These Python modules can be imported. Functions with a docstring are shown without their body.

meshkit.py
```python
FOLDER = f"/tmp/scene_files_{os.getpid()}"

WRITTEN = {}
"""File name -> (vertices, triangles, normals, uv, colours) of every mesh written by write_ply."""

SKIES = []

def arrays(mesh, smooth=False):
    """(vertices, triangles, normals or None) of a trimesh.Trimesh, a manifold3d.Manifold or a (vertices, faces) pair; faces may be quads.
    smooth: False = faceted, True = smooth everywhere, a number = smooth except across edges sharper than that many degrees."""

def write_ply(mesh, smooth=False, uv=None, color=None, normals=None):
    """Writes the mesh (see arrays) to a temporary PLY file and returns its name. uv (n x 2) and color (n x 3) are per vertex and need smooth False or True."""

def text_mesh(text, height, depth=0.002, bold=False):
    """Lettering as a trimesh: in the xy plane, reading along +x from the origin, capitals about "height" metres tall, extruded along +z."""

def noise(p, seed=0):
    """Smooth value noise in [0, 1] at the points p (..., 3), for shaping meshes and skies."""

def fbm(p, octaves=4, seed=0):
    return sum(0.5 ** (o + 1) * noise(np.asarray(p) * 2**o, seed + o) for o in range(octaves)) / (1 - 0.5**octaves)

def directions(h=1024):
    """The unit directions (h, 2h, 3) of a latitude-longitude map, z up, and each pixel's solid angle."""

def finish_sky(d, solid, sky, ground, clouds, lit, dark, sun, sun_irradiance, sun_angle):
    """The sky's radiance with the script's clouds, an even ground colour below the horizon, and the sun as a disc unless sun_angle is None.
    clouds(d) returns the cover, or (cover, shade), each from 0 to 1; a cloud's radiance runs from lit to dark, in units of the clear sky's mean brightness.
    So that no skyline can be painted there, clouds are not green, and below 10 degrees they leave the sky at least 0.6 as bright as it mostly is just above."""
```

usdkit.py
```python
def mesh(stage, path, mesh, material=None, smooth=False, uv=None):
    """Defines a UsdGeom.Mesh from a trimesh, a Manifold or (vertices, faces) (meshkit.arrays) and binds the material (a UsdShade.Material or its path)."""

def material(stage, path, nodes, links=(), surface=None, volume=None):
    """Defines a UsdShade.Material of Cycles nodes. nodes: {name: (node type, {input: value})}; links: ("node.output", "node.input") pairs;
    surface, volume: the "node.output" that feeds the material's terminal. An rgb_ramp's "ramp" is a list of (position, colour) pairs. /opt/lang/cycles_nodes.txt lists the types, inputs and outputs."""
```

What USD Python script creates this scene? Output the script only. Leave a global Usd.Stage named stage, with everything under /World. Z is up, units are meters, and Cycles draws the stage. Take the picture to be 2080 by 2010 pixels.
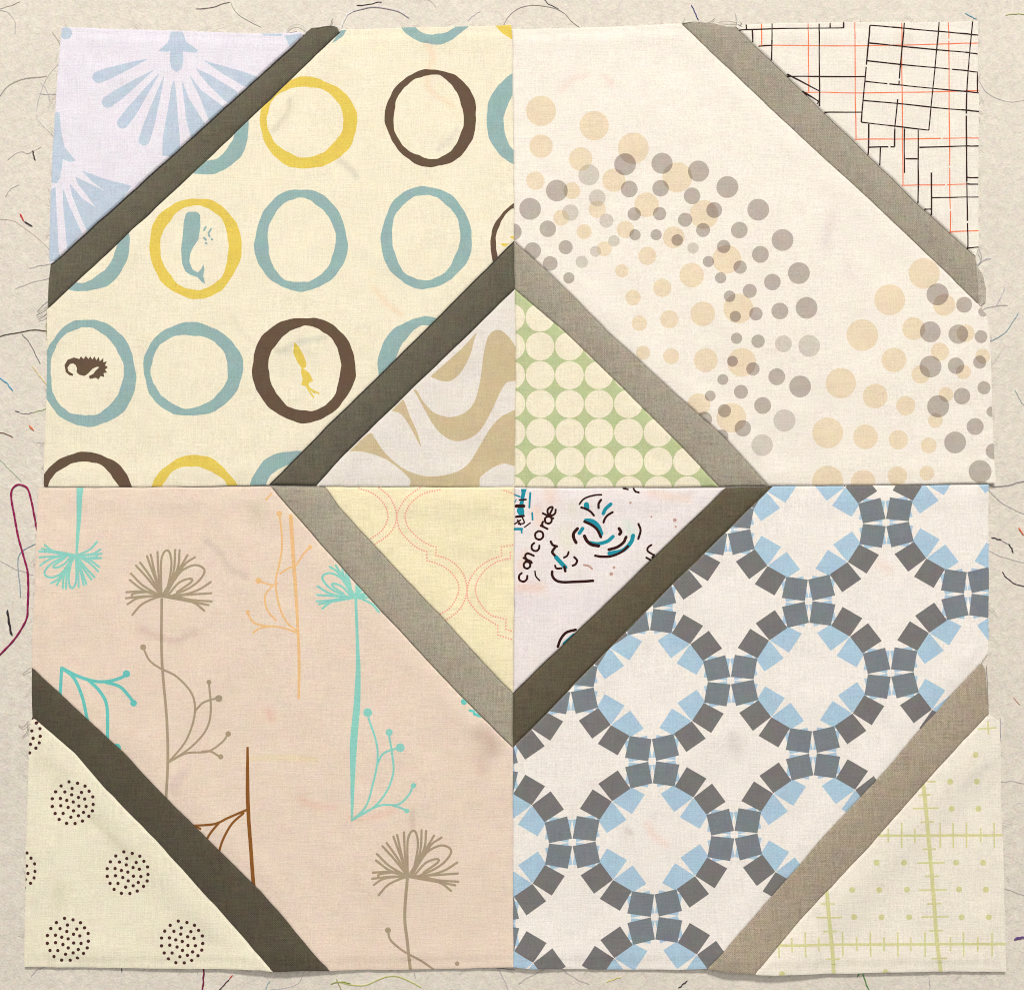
import math, random
import numpy as np, shapely
from shapely.geometry import Polygon, LineString, Point
from shapely.ops import unary_union
from scipy.spatial import Delaunay, cKDTree
from pxr import Usd, UsdGeom, UsdLux, UsdShade, Gf, Sdf, Vt
import usdkit, meshkit

rng = np.random.default_rng(7)
random.seed(7)
stage = Usd.Stage.CreateInMemory()
UsdGeom.SetStageUpAxis(stage, UsdGeom.Tokens.z)
UsdGeom.SetStageMetersPerUnit(stage, 1.0)
UsdGeom.Xform.Define(stage, '/World')
UsdGeom.Scope.Define(stage, '/World/Looks')

# ------------------------------------------------------------------ camera
F_PX, TILT, CAM_H, CAM_Y = 2200.0, math.radians(4.43), 0.3614, -0.0275
cam = UsdGeom.Camera.Define(stage, '/World/Camera')
cam.AddTranslateOp().Set(Gf.Vec3d(0, CAM_Y, CAM_H))
cam.AddRotateXOp().Set(math.degrees(TILT))
cam.CreateHorizontalApertureAttr(36.0)
cam.CreateVerticalApertureAttr(36.0 * 989 / 1024)
cam.CreateFocalLengthAttr(36.0 * F_PX / 2080)
cam.CreateClippingRangeAttr(Gf.Vec2f(0.01, 20))
cam.CreateExposureAttr(0.0)

# ------------------------------------------------------------------ lamps
def rect_lamp(name, pos, target, w, h, intensity, color):
    l = UsdLux.RectLight.Define(stage, '/World/' + name)
    l.CreateWidthAttr(w); l.CreateHeightAttr(h); l.CreateIntensityAttr(intensity); l.CreateColorAttr(Gf.Vec3f(*color))
    z = np.array(pos, float) - np.array(target, float); z /= np.linalg.norm(z)
    x = np.cross([0, 1, 0.01], z); x /= np.linalg.norm(x); y = np.cross(z, x)
    m = Gf.Matrix4d(*x, 0, *y, 0, *z, 0, *pos, 1)
    l.AddTransformOp().Set(m)
    return l
WARM = (1.0, 0.955, 0.89)
rect_lamp('ceiling_lamp', (0.04, 1.50, 1.55), (0, 0, 0), 0.30, 0.25, 170.0, WARM)
rect_lamp('room_lamp', (0.05, 0.25, 1.9), (0, 0, 0), 1.9, 1.6, 2.45, WARM)

# ------------------------------------------------------------------ helpers
Z_TOP = 0.0012                                # height of the cloth above the flannel
def to_world(px, z=Z_TOP):
    """Where the picture point lies on the horizontal plane at height z (the block and the threads are all flat on it)."""
    px = np.atleast_2d(np.asarray(px, float))
    dx, dy = (px[:, 0] - 1040) / F_PX, -(px[:, 1] - 1005) / F_PX
    c, s = math.cos(TILT), math.sin(TILT)
    wy, wz = dy * c + s, dy * s - c
    t = (z - CAM_H) / wz
    return np.stack([dx * t, CAM_Y + wy * t], 1)
CROP = {'A': (0, 0, 2.8), 'B': (690, 0, 2.8), 'C': (1380, 0, 2.8), 'D': (0, 670, 2.8), 'E': (690, 670, 2.8), 'F': (1380, 670, 2.8),
        'G': (0, 1340, 2.8), 'H': (690, 1340, 2.8), 'I': (1380, 1340, 2.8), 'K': (1040, 980, 5.261), 'L': (60, 990, 4.667), 'M': (480, 1900, 8.17), 'P': (0, 0, 1.0)}
def px(c, pts):
    ox, oy, s = CROP[c]
    return [(ox + u / s, oy + v / s) for u, v in pts]
used = {}
def numbered(path):
    n = used.get(path, 0); used[path] = n + 1
    return path if n == 0 else f'{path}_{n:03d}'
def data(prim, **kw):
    for k, v in kw.items():
        if v: prim.SetCustomDataByKey(k, v)
def spline(pts, step):
    """Catmull-Rom curve through the points, resampled about every step."""
    p = np.asarray(pts, float)
    if len(p) == 2:
        n = max(2, int(np.linalg.norm(p[1] - p[0]) / step) + 1)
        return p[0] + (p[1] - p[0]) * np.linspace(0, 1, n)[:, None]
    q = np.vstack([2 * p[0] - p[1], p, 2 * p[-1] - p[-2]])
    out = []
    for i in range(1, len(q) - 2):
        n = max(2, int(np.linalg.norm(q[i + 1] - q[i]) / step) + 1)
        t = np.linspace(0, 1, n, endpoint=False)[:, None]
        a, b, c, d = q[i - 1], q[i], q[i + 1], q[i + 2]
        out.append(0.5 * (2 * b + (c - a) * t + (2 * a - 5 * b + 4 * c - d) * t**2 + (3 * b - a - 3 * c + d) * t**3))
    out.append(p[-1:])
    return np.vstack(out)

# ------------------------------------------------------------------ materials
def lin(rgb):
    c = np.array(rgb, float) / 255
    return np.where(c <= 0.04045, c / 12.92, ((c + 0.055) / 1.055) ** 2.4)
def albedo(rgb):
    return np.clip(lin(rgb) * 0.88 / np.array([1.0, 0.955, 0.89]), 0.004, 0.9)
_mats = {}
def fabric(key, rgb, warp=0.10, weft=0.10, grain=0.10, weave=0.0, pitch=0.00062, tint=True, angle=0.0, blotch=0.05, alpha=1.0):
    if key in _mats: return _mats[key]
    n = {'geo': ('geometry', {}),
         'rot': ('mapping', {'rotation': (0, 0, angle)}),
         'mwarp': ('mapping', {'scale': (2900, 130, 1)}), 'mweft': ('mapping', {'scale': (130, 2900, 1)}),
         'nwarp': ('noise_texture', {'scale': 1.0, 'detail': 1.0}), 'nweft': ('noise_texture', {'scale': 1.0, 'detail': 1.0}),
         'ngrain': ('noise_texture', {'scale': 2300.0, 'detail': 1.0}), 'nblot': ('noise_texture', {'scale': 75.0, 'detail': 3.0}),
         'nchr': ('noise_texture', {'scale': 260.0, 'detail': 2.0}),
         'v1': ('math', {'math_type': 'multiply_add', 'value2': 2 * warp, 'value3': 1 - warp - weft - grain - blotch}),
         'v2': ('math', {'math_type': 'multiply_add', 'value2': 2 * weft}),
         'v3': ('math', {'math_type': 'multiply_add', 'value2': 2 * grain}),
         'v4': ('math', {'math_type': 'multiply_add', 'value2': 2 * blotch}),
         'col': ('color', {'value': tuple(albedo(rgb))}),
         'scl': ('vector_math', {'math_type': 'scale'}),
         'chr': ('mix_color', {'blend_type': 'soft_light', 'fac': 0.16}),
         'hsum': ('math', {'math_type': 'add'}), 'hs2': ('math', {'math_type': 'add'}),
         'bump': ('bump', {'strength': 0.4, 'distance': 0.00010}),
         'p': ('principled_bsdf', {'roughness': 0.92, 'specular_ior_level': 0.12, 'alpha': alpha, 'sheen_weight': 0.08, 'sheen_roughness': 0.6})}
    L = [('geo.position', 'rot.vector'), ('rot.vector', 'mwarp.vector'), ('rot.vector', 'mweft.vector'), ('rot.vector', 'ngrain.vector'), ('geo.position', 'nblot.vector'), ('geo.position', 'nchr.vector'),
         ('mwarp.vector', 'nwarp.vector'), ('mweft.vector', 'nweft.vector'),
         ('nwarp.fac', 'v1.value1'), ('nweft.fac', 'v2.value1'), ('v1.value', 'v2.value3'), ('ngrain.fac', 'v3.value1'), ('v2.value', 'v3.value3'),
         ('nblot.fac', 'v4.value1'), ('v3.value', 'v4.value3'),
         ('col.color', 'scl.vector1'), ('scl.vector', 'chr.a'), ('nchr.color', 'chr.b'),
         ('nwarp.fac', 'hsum.value1'), ('nweft.fac', 'hsum.value2'), ('hsum.value', 'hs2.value1'), ('ngrain.fac', 'hs2.value2'),
         ('hs2.value', 'bump.height')] + ([('bump.normal', 'p.normal')] if tint else [])
    last = 'v4.value'
    if weave:
        k = 2 * math.pi / pitch
        n.update({'sep': ('separate_xyz', {}), 'kx': ('math', {'math_type': 'multiply', 'value2': k}), 'ky': ('math', {'math_type': 'multiply', 'value2': k}),
                  'sx': ('math', {'math_type': 'sine'}), 'sy': ('math', {'math_type': 'sine'}), 'sxy': ('math', {'math_type': 'multiply'}),
                  'v5': ('math', {'math_type': 'multiply_add', 'value2': weave})})
        L += [('rot.vector', 'sep.vector'), ('sep.x', 'kx.value1'), ('sep.y', 'ky.value1'), ('kx.value', 'sx.value1'), ('ky.value', 'sy.value1'),
              ('sx.value', 'sxy.value1'), ('sy.value', 'sxy.value2'), ('sxy.value', 'v5.value1'), (last, 'v5.value3')]
        last = 'v5.value'
    L.append((last, 'scl.scale'))
    if tint:
        n['at'] = ('attribute', {'attribute': 'tint'}); n['mt'] = ('mix_color', {'blend_type': 'multiply', 'fac': 1.0})
        L += [('chr.result', 'mt.a'), ('at.color', 'mt.b'), ('mt.result', 'p.base_color')]
    else:
        L.append(('chr.result', 'p.base_color'))
    _mats[key] = usdkit.material(stage, '/World/Looks/' + key, n, L, surface='p.BSDF')
    return _mats[key]

PLAIN = dict(warp=0.11, weft=0.11, grain=0.20)
SLUB = dict(warp=0.08, weft=0.12, grain=0.20)
STRIP = dict(warp=0.28, weft=0.28, grain=0.42, weave=0.30, blotch=0.10)

# ------------------------------------------------------------------ the flannel that everything lies on
def flannel_height(x, y):
    p = np.stack([x, y, np.zeros_like(x)], -1)
    return 0.0009 * (meshkit.fbm(p * 9, 3, 3) - 0.5) * 0.5 + 0.00022 * (meshkit.fbm(p * 330, 3, 11) - 0.5)
N = 470
gx, gy = np.meshgrid(np.linspace(-0.27, 0.27, N), np.linspace(-0.30, 0.30, N))
gz = flannel_height(gx, gy)
idx = np.arange(N * N).reshape(N, N)
quads = np.stack([idx[:-1, :-1], idx[:-1, 1:], idx[1:, 1:], idx[1:, :-1]], -1).reshape(-1, 4)
flannel_mat = usdkit.material(stage, '/World/Looks/flannel', {
    'geo': ('geometry', {}), 'n1': ('noise_texture', {'scale': 1500.0, 'detail': 2.0}), 'n2': ('noise_texture', {'scale': 420.0, 'detail': 3.0, 'roughness': 0.65, 'distortion': 0.8}),
    'n3': ('noise_texture', {'scale': 40.0, 'detail': 3.0}), 'n4': ('noise_texture', {'scale': 500.0, 'detail': 1.0}),
    'a1': ('math', {'math_type': 'multiply_add', 'value2': 0.36, 'value3': 0.54}), 'a2': ('math', {'math_type': 'multiply_add', 'value2': 0.42}), 'a3': ('math', {'math_type': 'multiply_add', 'value2': 0.12}),
    'col': ('color', {'value': tuple(albedo((230, 219, 202)))}), 'scl': ('vector_math', {'math_type': 'scale'}),
    'chr': ('mix_color', {'blend_type': 'soft_light', 'fac': 0.16}),
    'h': ('math', {'math_type': 'multiply_add', 'value2': 0.5}), 'bump': ('bump', {'strength': 0.7, 'distance': 0.00035}),
    'p': ('principled_bsdf', {'roughness': 0.97, 'specular_ior_level': 0.08, 'sheen_weight': 0.2, 'sheen_roughness': 0.6})},
    [('geo.position', 'n1.vector'), ('geo.position', 'n2.vector'), ('geo.position', 'n3.vector'), ('geo.position', 'n4.vector'),
     ('n1.fac', 'a1.value1'), ('n2.fac', 'a2.value1'), ('a1.value', 'a2.value3'), ('n3.fac', 'a3.value1'), ('a2.value', 'a3.value3'),
     ('col.color', 'scl.vector1'), ('a3.value', 'scl.scale'), ('scl.vector', 'chr.a'), ('n4.color', 'chr.b'), ('chr.result', 'p.base_color'),
     ('n1.fac', 'h.value1'), ('n2.fac', 'h.value3'), ('h.value', 'bump.height'), ('bump.normal', 'p.normal')], surface='p.BSDF')
fl = usdkit.mesh(stage, '/World/flannel_sheet', (np.stack([gx, gy, gz], -1).reshape(-1, 3), quads), flannel_mat, smooth=True)
data(fl.GetPrim(), kind='structure', label='cream fuzzy flannel sheet lying under the patchwork block', category='flannel')

# ------------------------------------------------------------------ the patchwork block
block = UsdGeom.Xform.Define(stage, '/World/quilt_block').GetPrim()
data(block, label='square patchwork quilt block of twelve printed cotton patches and eight grey strips', category='quilt block')

# shared seam lines, in picture points
V_TOP = [(1040, 62), (1042, 214), (1044, 489)]                    # seam down the middle, upper half
V_UP2 = [(1044, 489), (1045.5, 588)]
V_UP3 = [(1045.5, 588), (1047.5, 706), (1045, 989.5)]
V_LO1 = [(1045, 989.5), (1043.5, 1200), (1042.5, 1407)]
V_LO2 = [(1042.5, 1407), (1042, 1519)]
V_LO3 = [(1042, 1519), (1042, 1760), (1042, 1961)]
TLa = [(617, 71), (102, 538.5)]                                   # corner seam, block side of the corner triangle
TLb = [(691, 66), (536, 215), (400, 344), (250, 486), (96, 630)]
TLc = [(1044, 489), (865, 668), (700, 830), (546, 985)]
TLd = [(1045.5, 588), (865, 763), (690, 933), (643, 986)]
TRa = px('C', [(10, 135), (230, 345), (500, 600), (830, 905), (1200, 1245), (1500, 1530), (1705, 1738)])
TRb = px('C', [(320, 150), (590, 410), (830, 645), (1080, 885), (1360, 1160), (1640, 1415), (1683, 1457)])
TRc = [(1044, 489), (1110, 548), (1231, 669), (1380, 806), (1469, 886), (1562, 986)]
TRd = [(1045.5, 588), (1145, 671), (1260, 783), (1385, 907), (1461, 988)]
BLa = [(550, 988.5), (700, 1161), (866, 1340), (936, 1414), (1042, 1519)]
BLb = [(661, 988.5), (690, 1030), (800, 1150), (901, 1256), (978, 1341), (1042.5, 1407)]
BLc = [(64, 1354), (250, 1528), (357, 1640), (529, 1808), (640, 1935), (671, 1970)]
BLd = [(65, 1456), (150, 1530), (214, 1604), (314, 1704), (411, 1811), (489, 1897), (557, 1970)]
BRa = [(1475, 990.5), (1385, 1077), (1250, 1207), (1113, 1338), (1042.5, 1407)]
BRb = [(1571, 987), (1385, 1170), (1215, 1341), (1120, 1440), (1042, 1519)]
BRc = px('I', [(1722, 15), (1330, 440), (1165, 640), (870, 950), (700, 1150), (490, 1385), (160, 1750)])
BRd = px('I', [(1763, 308), (1450, 640), (1100, 1040), (870, 1290), (700, 1465), (425, 1775)])
H_L = [(89, 988.5), (330, 988.5), (546, 985)]                     # seam across the middle, left half
rev = lambda s: s[::-1]

PATCH = {}
def chain(*segs):
    out = []
    for s in segs:
        for p in s:
            if not out or abs(p[0] - out[-1][0]) + abs(p[1] - out[-1][1]) > 0.5: out.append(p)
    return out
PATCH['shell'] = chain([(125, 55), (350, 62), (540, 68), (613, 66), (617, 71)], TLa, [(100, 520), (107, 296), (120, 110)])
PATCH['strip_tl'] = chain(rev(TLa), [(622, 66), (633, 57), (660, 55), (679, 52.5), (684, 57), (691, 66)], TLb, [(99, 565)])
PATCH['rings'] = chain(rev(TLb), [(692, 60), (860, 56), (1038, 53)], V_TOP, TLc, rev(H_L), [(90, 900), (95, 777)])
PATCH['strip_tlc'] = chain(V_UP2, TLd, [(546, 985)], rev(TLc))
PATCH['wave'] = chain(V_UP3, [(850, 988.5), (660, 987), (643, 986)], rev(TLd))
PATCH['dots'] = chain(rev(V_TOP), [(1160, 58), (1383, 49)], TRa, [(2003, 640), (2007, 670), (2012, 706), (2017, 884), (2022, 981), (1800, 985), (1562, 986)], rev(TRc))
PATCH['strip_tr'] = chain(TRa, [(1986, 570)], rev(TRb), [(1470, 52), (1451, 46), (1384, 46)])
PATCH['grid'] = chain(TRb, [(1988, 500), (1988, 200), (1987, 43), (1700, 45), (1510, 50)])
PATCH['strip_trc'] = chain(TRc, [(1461, 988)], rev(TRd), rev(V_UP2))
PATCH['spots'] = chain(TRd, [(1250, 989.5), (1045, 989.5)], rev(V_UP3))
PATCH['flowers'] = chain([(77, 991), (330, 989.5), (550, 988.5)], BLa, V_LO3, [(911, 1967), (690, 1969), (671, 1970)], rev(BLc), [(65, 1310), (70, 1200)])
PATCH['strip_blc'] = chain([(550, 988.5), (661, 988.5)], BLb, V_LO2, rev(BLa))
PATCH['ogee'] = chain([(661, 988.5), (850, 989.5), (1045, 989.5)], V_LO1, rev(BLb))
PATCH['strip_bl'] = chain(BLc, [(615, 1968), (557, 1970)], rev(BLd))
PATCH['clusters'] = chain(BLd, [(530, 1966), (248, 1965), (48, 1963), (53.5, 1697), (56, 1540), (60, 1470)])
PATCH['sketch'] = chain([(1045, 989.5), (1250, 990.5), (1475, 990.5)], BRa, rev(V_LO1))
PATCH['strip_brc'] = chain([(1475, 990.5), (1571, 987)], BRb, rev(V_LO2), rev(BRa))
PATCH['squares'] = chain([(1571, 987), (1800, 986), (2008, 984), (2010, 1200), (2009, 1325)], BRc, [(1380, 1968.5), (1200, 1968), (1080, 1966), (1042, 1961)], rev(V_LO3), rev(BRb))
PATCH['strip_br'] = chain(BRc, [(1480, 1971), (1531, 1974)], rev(BRd), [(2009, 1440), (2002, 1360)])
PATCH['ruler'] = chain(BRd, [(1536, 1976), (1700, 1975), (2044, 1972), (2037, 1697), (2031, 1465)])
def wobble(poly):
    r = np.asarray(poly.exterior.segmentize(0.0009).coords)
    q = np.column_stack([r, np.zeros(len(r))])
    n1, n2 = meshkit.fbm(q * 130 + 3, 3, 21) - 0.5, meshkit.fbm(q * 130 + 50, 3, 22) - 0.5
    return Polygon(r + 0.0004 * np.column_stack([n1, n2])).buffer(0)
POLY = {k: wobble(Polygon(to_world(v)).buffer(0)) for k, v in PATCH.items()}
OUTLINE = unary_union([p.buffer(0.0004) for p in POLY.values()]).buffer(-0.0004)
if OUTLINE.geom_type != 'Polygon': OUTLINE = max(OUTLINE.geoms, key=lambda g: g.area)
RIM = OUTLINE.exterior

LIFT = [(520, 1968, 42, 0.0014), (610, 1968, 42, 0.0017), (1480, 1972, 38, 0.0017), (1580, 1974, 45, 0.0018), (1075, 1965, 45, 0.0012), (640, 60, 40, 0.0006), (2010, 985, 25, 0.0006), (1985, 560, 40, 0.0006), (100, 590, 40, 0.0004), (380, 1966, 70, 0.0004), (1700, 1974, 90, 0.0006)]
LIFTW = [(*to_world([(a, b)])[0], c * 0.00017, d) for a, b, c, d in LIFT]
LEVEL = {'strip_tl': -0.00022, 'strip_tlc': -0.00010, 'strip_bl': 0.00012, 'strip_brc': -0.00022, 'strip_tr': -0.00008, 'strip_trc': 0.00012, 'strip_blc': 0.0, 'strip_br': 0.00012,
         'shell': 0.00010, 'wave': 0.0001, 'rings': 0.00012, 'dots': 0.00014, 'spots': 0.0001, 'flowers': 0.00012, 'ogee': 0.0001, 'sketch': -0.0001, 'squares': -0.00012}
GROOVE = {'strip_tl': 0.0011, 'strip_brc': 0.0011, 'strip_tlc': 0.0009, 'rings': 0.00025, 'wave': 0.0003, 'flowers': 0.00025, 'ogee': 0.0003, 'squares': 0.0003, 'strip_bl': 0.0004}
def cloth_height(key, xy):
    p = np.column_stack([xy, np.zeros(len(xy))])
    z = Z_TOP + LEVEL.get(key, 0) + 0.0011 * (meshkit.fbm(p * 22, 3, 5) - 0.5) + 0.00055 * (meshkit.fbm(p * 75 + 9, 3, 8) - 0.5)
    pts = shapely.points(xy)
    d_rim = shapely.distance(pts, RIM)
    d_edge = shapely.distance(pts, POLY[key].exterior)
    seam = d_rim > 0.0008
    w = 0.00095 if key in ('strip_tl', 'strip_brc', 'strip_tlc') else 0.00062
    z -= np.where(seam, GROOVE.get(key, 0.00048), 0.0001) * np.clip(1 - d_edge / w, 0, 1) ** 1.6
    z += 0.00022 * np.exp(-((d_edge - 0.0045) / 0.0035) ** 2) * (d_rim > 0.003)          # seam allowance folded underneath
    z += 0.00030 * (meshkit.fbm(p * 330 + 4, 2, 17) - 0.5) * np.exp(-d_edge / 0.0035)                     # puckers along the seams
    if key.startswith('strip'):
        z += 0.00032 * (np.sin(np.clip(d_edge / 0.0066, 0, 1) * math.pi / 2) - 0.6)                          # the narrow strips puff up between their two seams
    for lx, ly, r, h in LIFTW:
        z += h * np.exp(-((xy[:, 0] - lx) ** 2 + (xy[:, 1] - ly) ** 2) / (2 * r * r))
    return np.maximum(z, 0.00018)

# faint threads, seam allowances and smudges that show in or through the cloth: (picture points, width in points, colour multiplier)
STAIN = {
 'rings': [(px('A', [(1650, 570), (1640, 640), (1600, 690), (1550, 750)]), 7, (.90, .90, .90)), (px('B', [(490, 240), (530, 330), (495, 430), (520, 520), (640, 600)]), 8, (1.0, .93, .90)),
           (px('B', [(0, 910), (50, 950), (95, 1000)]), 9, (.88, .88, .90)), (px('D', [(1590, 130), (1700, 70), (1850, 45)]), 8, (.88, .90, .92)), (px('B', [(200, 1640), (260, 1720), (350, 1790)]), 8, (1, .93, .90)),
           (px('B', [(660, 740), (620, 800), (560, 850)]), 7, (.92, .92, .95)), (px('P', [(470, 640), (520, 700), (640, 720)]), 7, (.95, .95, .95))],
 'dots': [(px('B', [(1260, 520), (1330, 450), (1410, 430)]), 8, (1, .94, .93)), (px('B', [(1500, 430), (1550, 480)]), 8, (1, .94, .93)), (px('C', [(870, 1230), (840, 1330), (820, 1400)]), 16, (.94, .93, .95)), (px('C', [(960, 1500), (980, 1580)]), 14, (.96, .95, .96))],
 'flowers': [(px('D', [(1175, 1200), (1260, 1270), (1300, 1350), (1400, 1400)]), 9, (.91, .91, .93)), (px('D', [(800, 1700), (900, 1745), (1000, 1765), (1110, 1715)]), 9, (.92, .89, .90)), (px('G', [(1420, 560), (1600, 555), (1800, 565)]), 7, (1.02, 1.0, .88)),
             (px('H', [(800, 420), (850, 450), (870, 500)]), 24, (.86, .83, .83)), (px('H', [(800, 560), (820, 620)]), 20, (.94, .92, .92)), (px('G', [(1530, 300), (1545, 330)]), 12, (1.0, .90, .88)), (px('G', [(1040, 650), (990, 720)]), 16, (.93, .92, .94)), (px('H', [(60, 900), (200, 890), (300, 850)]), 10, (1.0, .93, .92)),
             (px('D', [(1450, 1020), (1480, 1100)]), 18, (.94, .95, .93)), (px('H', [(415, 860), (415, 950)]), 6, (.9, .88, .88)), (px('G', [(1700, 780), (1800, 830), (1900, 840)]), 8, (1, .93, .92))],
 'squares': [(px('I', [(310, 440), (320, 490)]), 20, (.90, .89, .89)), (px('H', [(1750, 930), (1780, 990), (1860, 1050)]), 10, (1.0, .93, .91)), (px('H', [(1630, 965), (1650, 980)]), 8, (.88, .86, .85)), (px('F', [(1140, 1330), (1190, 1360)]), 14, (1, .95, .93))],
 'ruler': [(px('I', [(1820, 560), (1600, 800), (1300, 1120), (1000, 1430), (760, 1700)]), 34, (.955, .955, .96)), (px('I', [(1600, 740), (1740, 600)]), 10, (.93, .93, .95))],
 'clusters': [(px('G', [(520, 900), (650, 1020), (760, 1120)]), 8, (.93, .93, .91)), (px('G', [(230, 560), (420, 760), (640, 1000), (900, 1290), (1200, 1600)]), 26, (.965, .965, .96)), (px('G', [(330, 1300), (340, 1390)]), 16, (.93, .93, .92))],
 'ogee': [(px('E', [(350, 1060), (700, 1050), (985, 1065)]), 22, (.96, .965, .97)), (px('E', [(650, 1270), (985, 1290)]), 16, (.97, .97, .98))],
 'sketch': [(px('K', [(400, 110), (420, 180)]), 22, (1.0, .93, .88)), (px('K', [(1480, 110), (1700, 150), (1880, 170)]), 12, (1.0, .93, .88)), (px('K', [(80, 1120), (200, 1120), (310, 1120)]), 14, (1.0, .90, .84)), (px('K', [(560, 520), (580, 640)]), 24, (.97, .98, .90)), (px('K', [(640, 250), (640, 300)]), 16, (.97, .98, .91)), (px('K', [(1240, 440), (1270, 540)]), 14, (.9, 1, .95)), (px('K', [(260, 300), (290, 420)]), 16, (1, .92, .86)), (px('K', [(90, 900), (140, 760)]), 12, (1, .93, .88)),
            (px('E', [(1000, 1540), (1400, 1550)]), 26, (.975, .97, .985))],
 'grid': [], 'shell': [], 'wave': [], 'spots': []}
def tint_of(key, xy):
    t = np.ones((len(xy), 3))
    for pts, w, mul in STAIN.get(key, []):
        d = shapely.distance(shapely.points(xy), LineString(to_world(spline(pts, 4))))
        t *= 1 - 1.5 * (1 - np.array(mul)) * np.exp(-(d / (w * 0.00017 * 0.75)) ** 2)[:, None]
    return np.clip(t, 0, 1)

def put_mesh(path, v, nrm, f, mat, tint=None):
    u, inv = np.unique(f.ravel(), return_inverse=True)
    m = UsdGeom.Mesh.Define(stage, path)
    m.CreatePointsAttr(Vt.Vec3fArray.FromNumpy(v[u].astype(np.float32)))
    m.CreateFaceVertexCountsAttr(Vt.IntArray.FromNumpy(np.full(len(f), 3, np.int32)))
    m.CreateFaceVertexIndicesAttr(Vt.IntArray.FromNumpy(inv.astype(np.int32).ravel()))
    m.CreateSubdivisionSchemeAttr('none')
    m.CreateNormalsAttr(Vt.Vec3fArray.FromNumpy(nrm[u].astype(np.float32))); m.SetNormalsInterpolation('vertex')
    if tint is not None:
        UsdGeom.PrimvarsAPI(m).CreatePrimvar('tint', Sdf.ValueTypeNames.Color3fArray, 'vertex').Set(Vt.Vec3fArray.FromNumpy(tint[u].astype(np.float32)))
    UsdShade.MaterialBindingAPI.Apply(m.GetPrim()).Bind(mat)
    return m.GetPrim()

def dense(geom, step):
    out = []
    for g in getattr(geom, 'geoms', [geom]):
        if g.geom_type != 'Polygon' or g.is_empty: continue
        for r in (g.exterior, *g.interiors):
            out.append(np.asarray(r.segmentize(step).coords)[:-1])
    return np.vstack(out) if out else np.zeros((0, 2))

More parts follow.
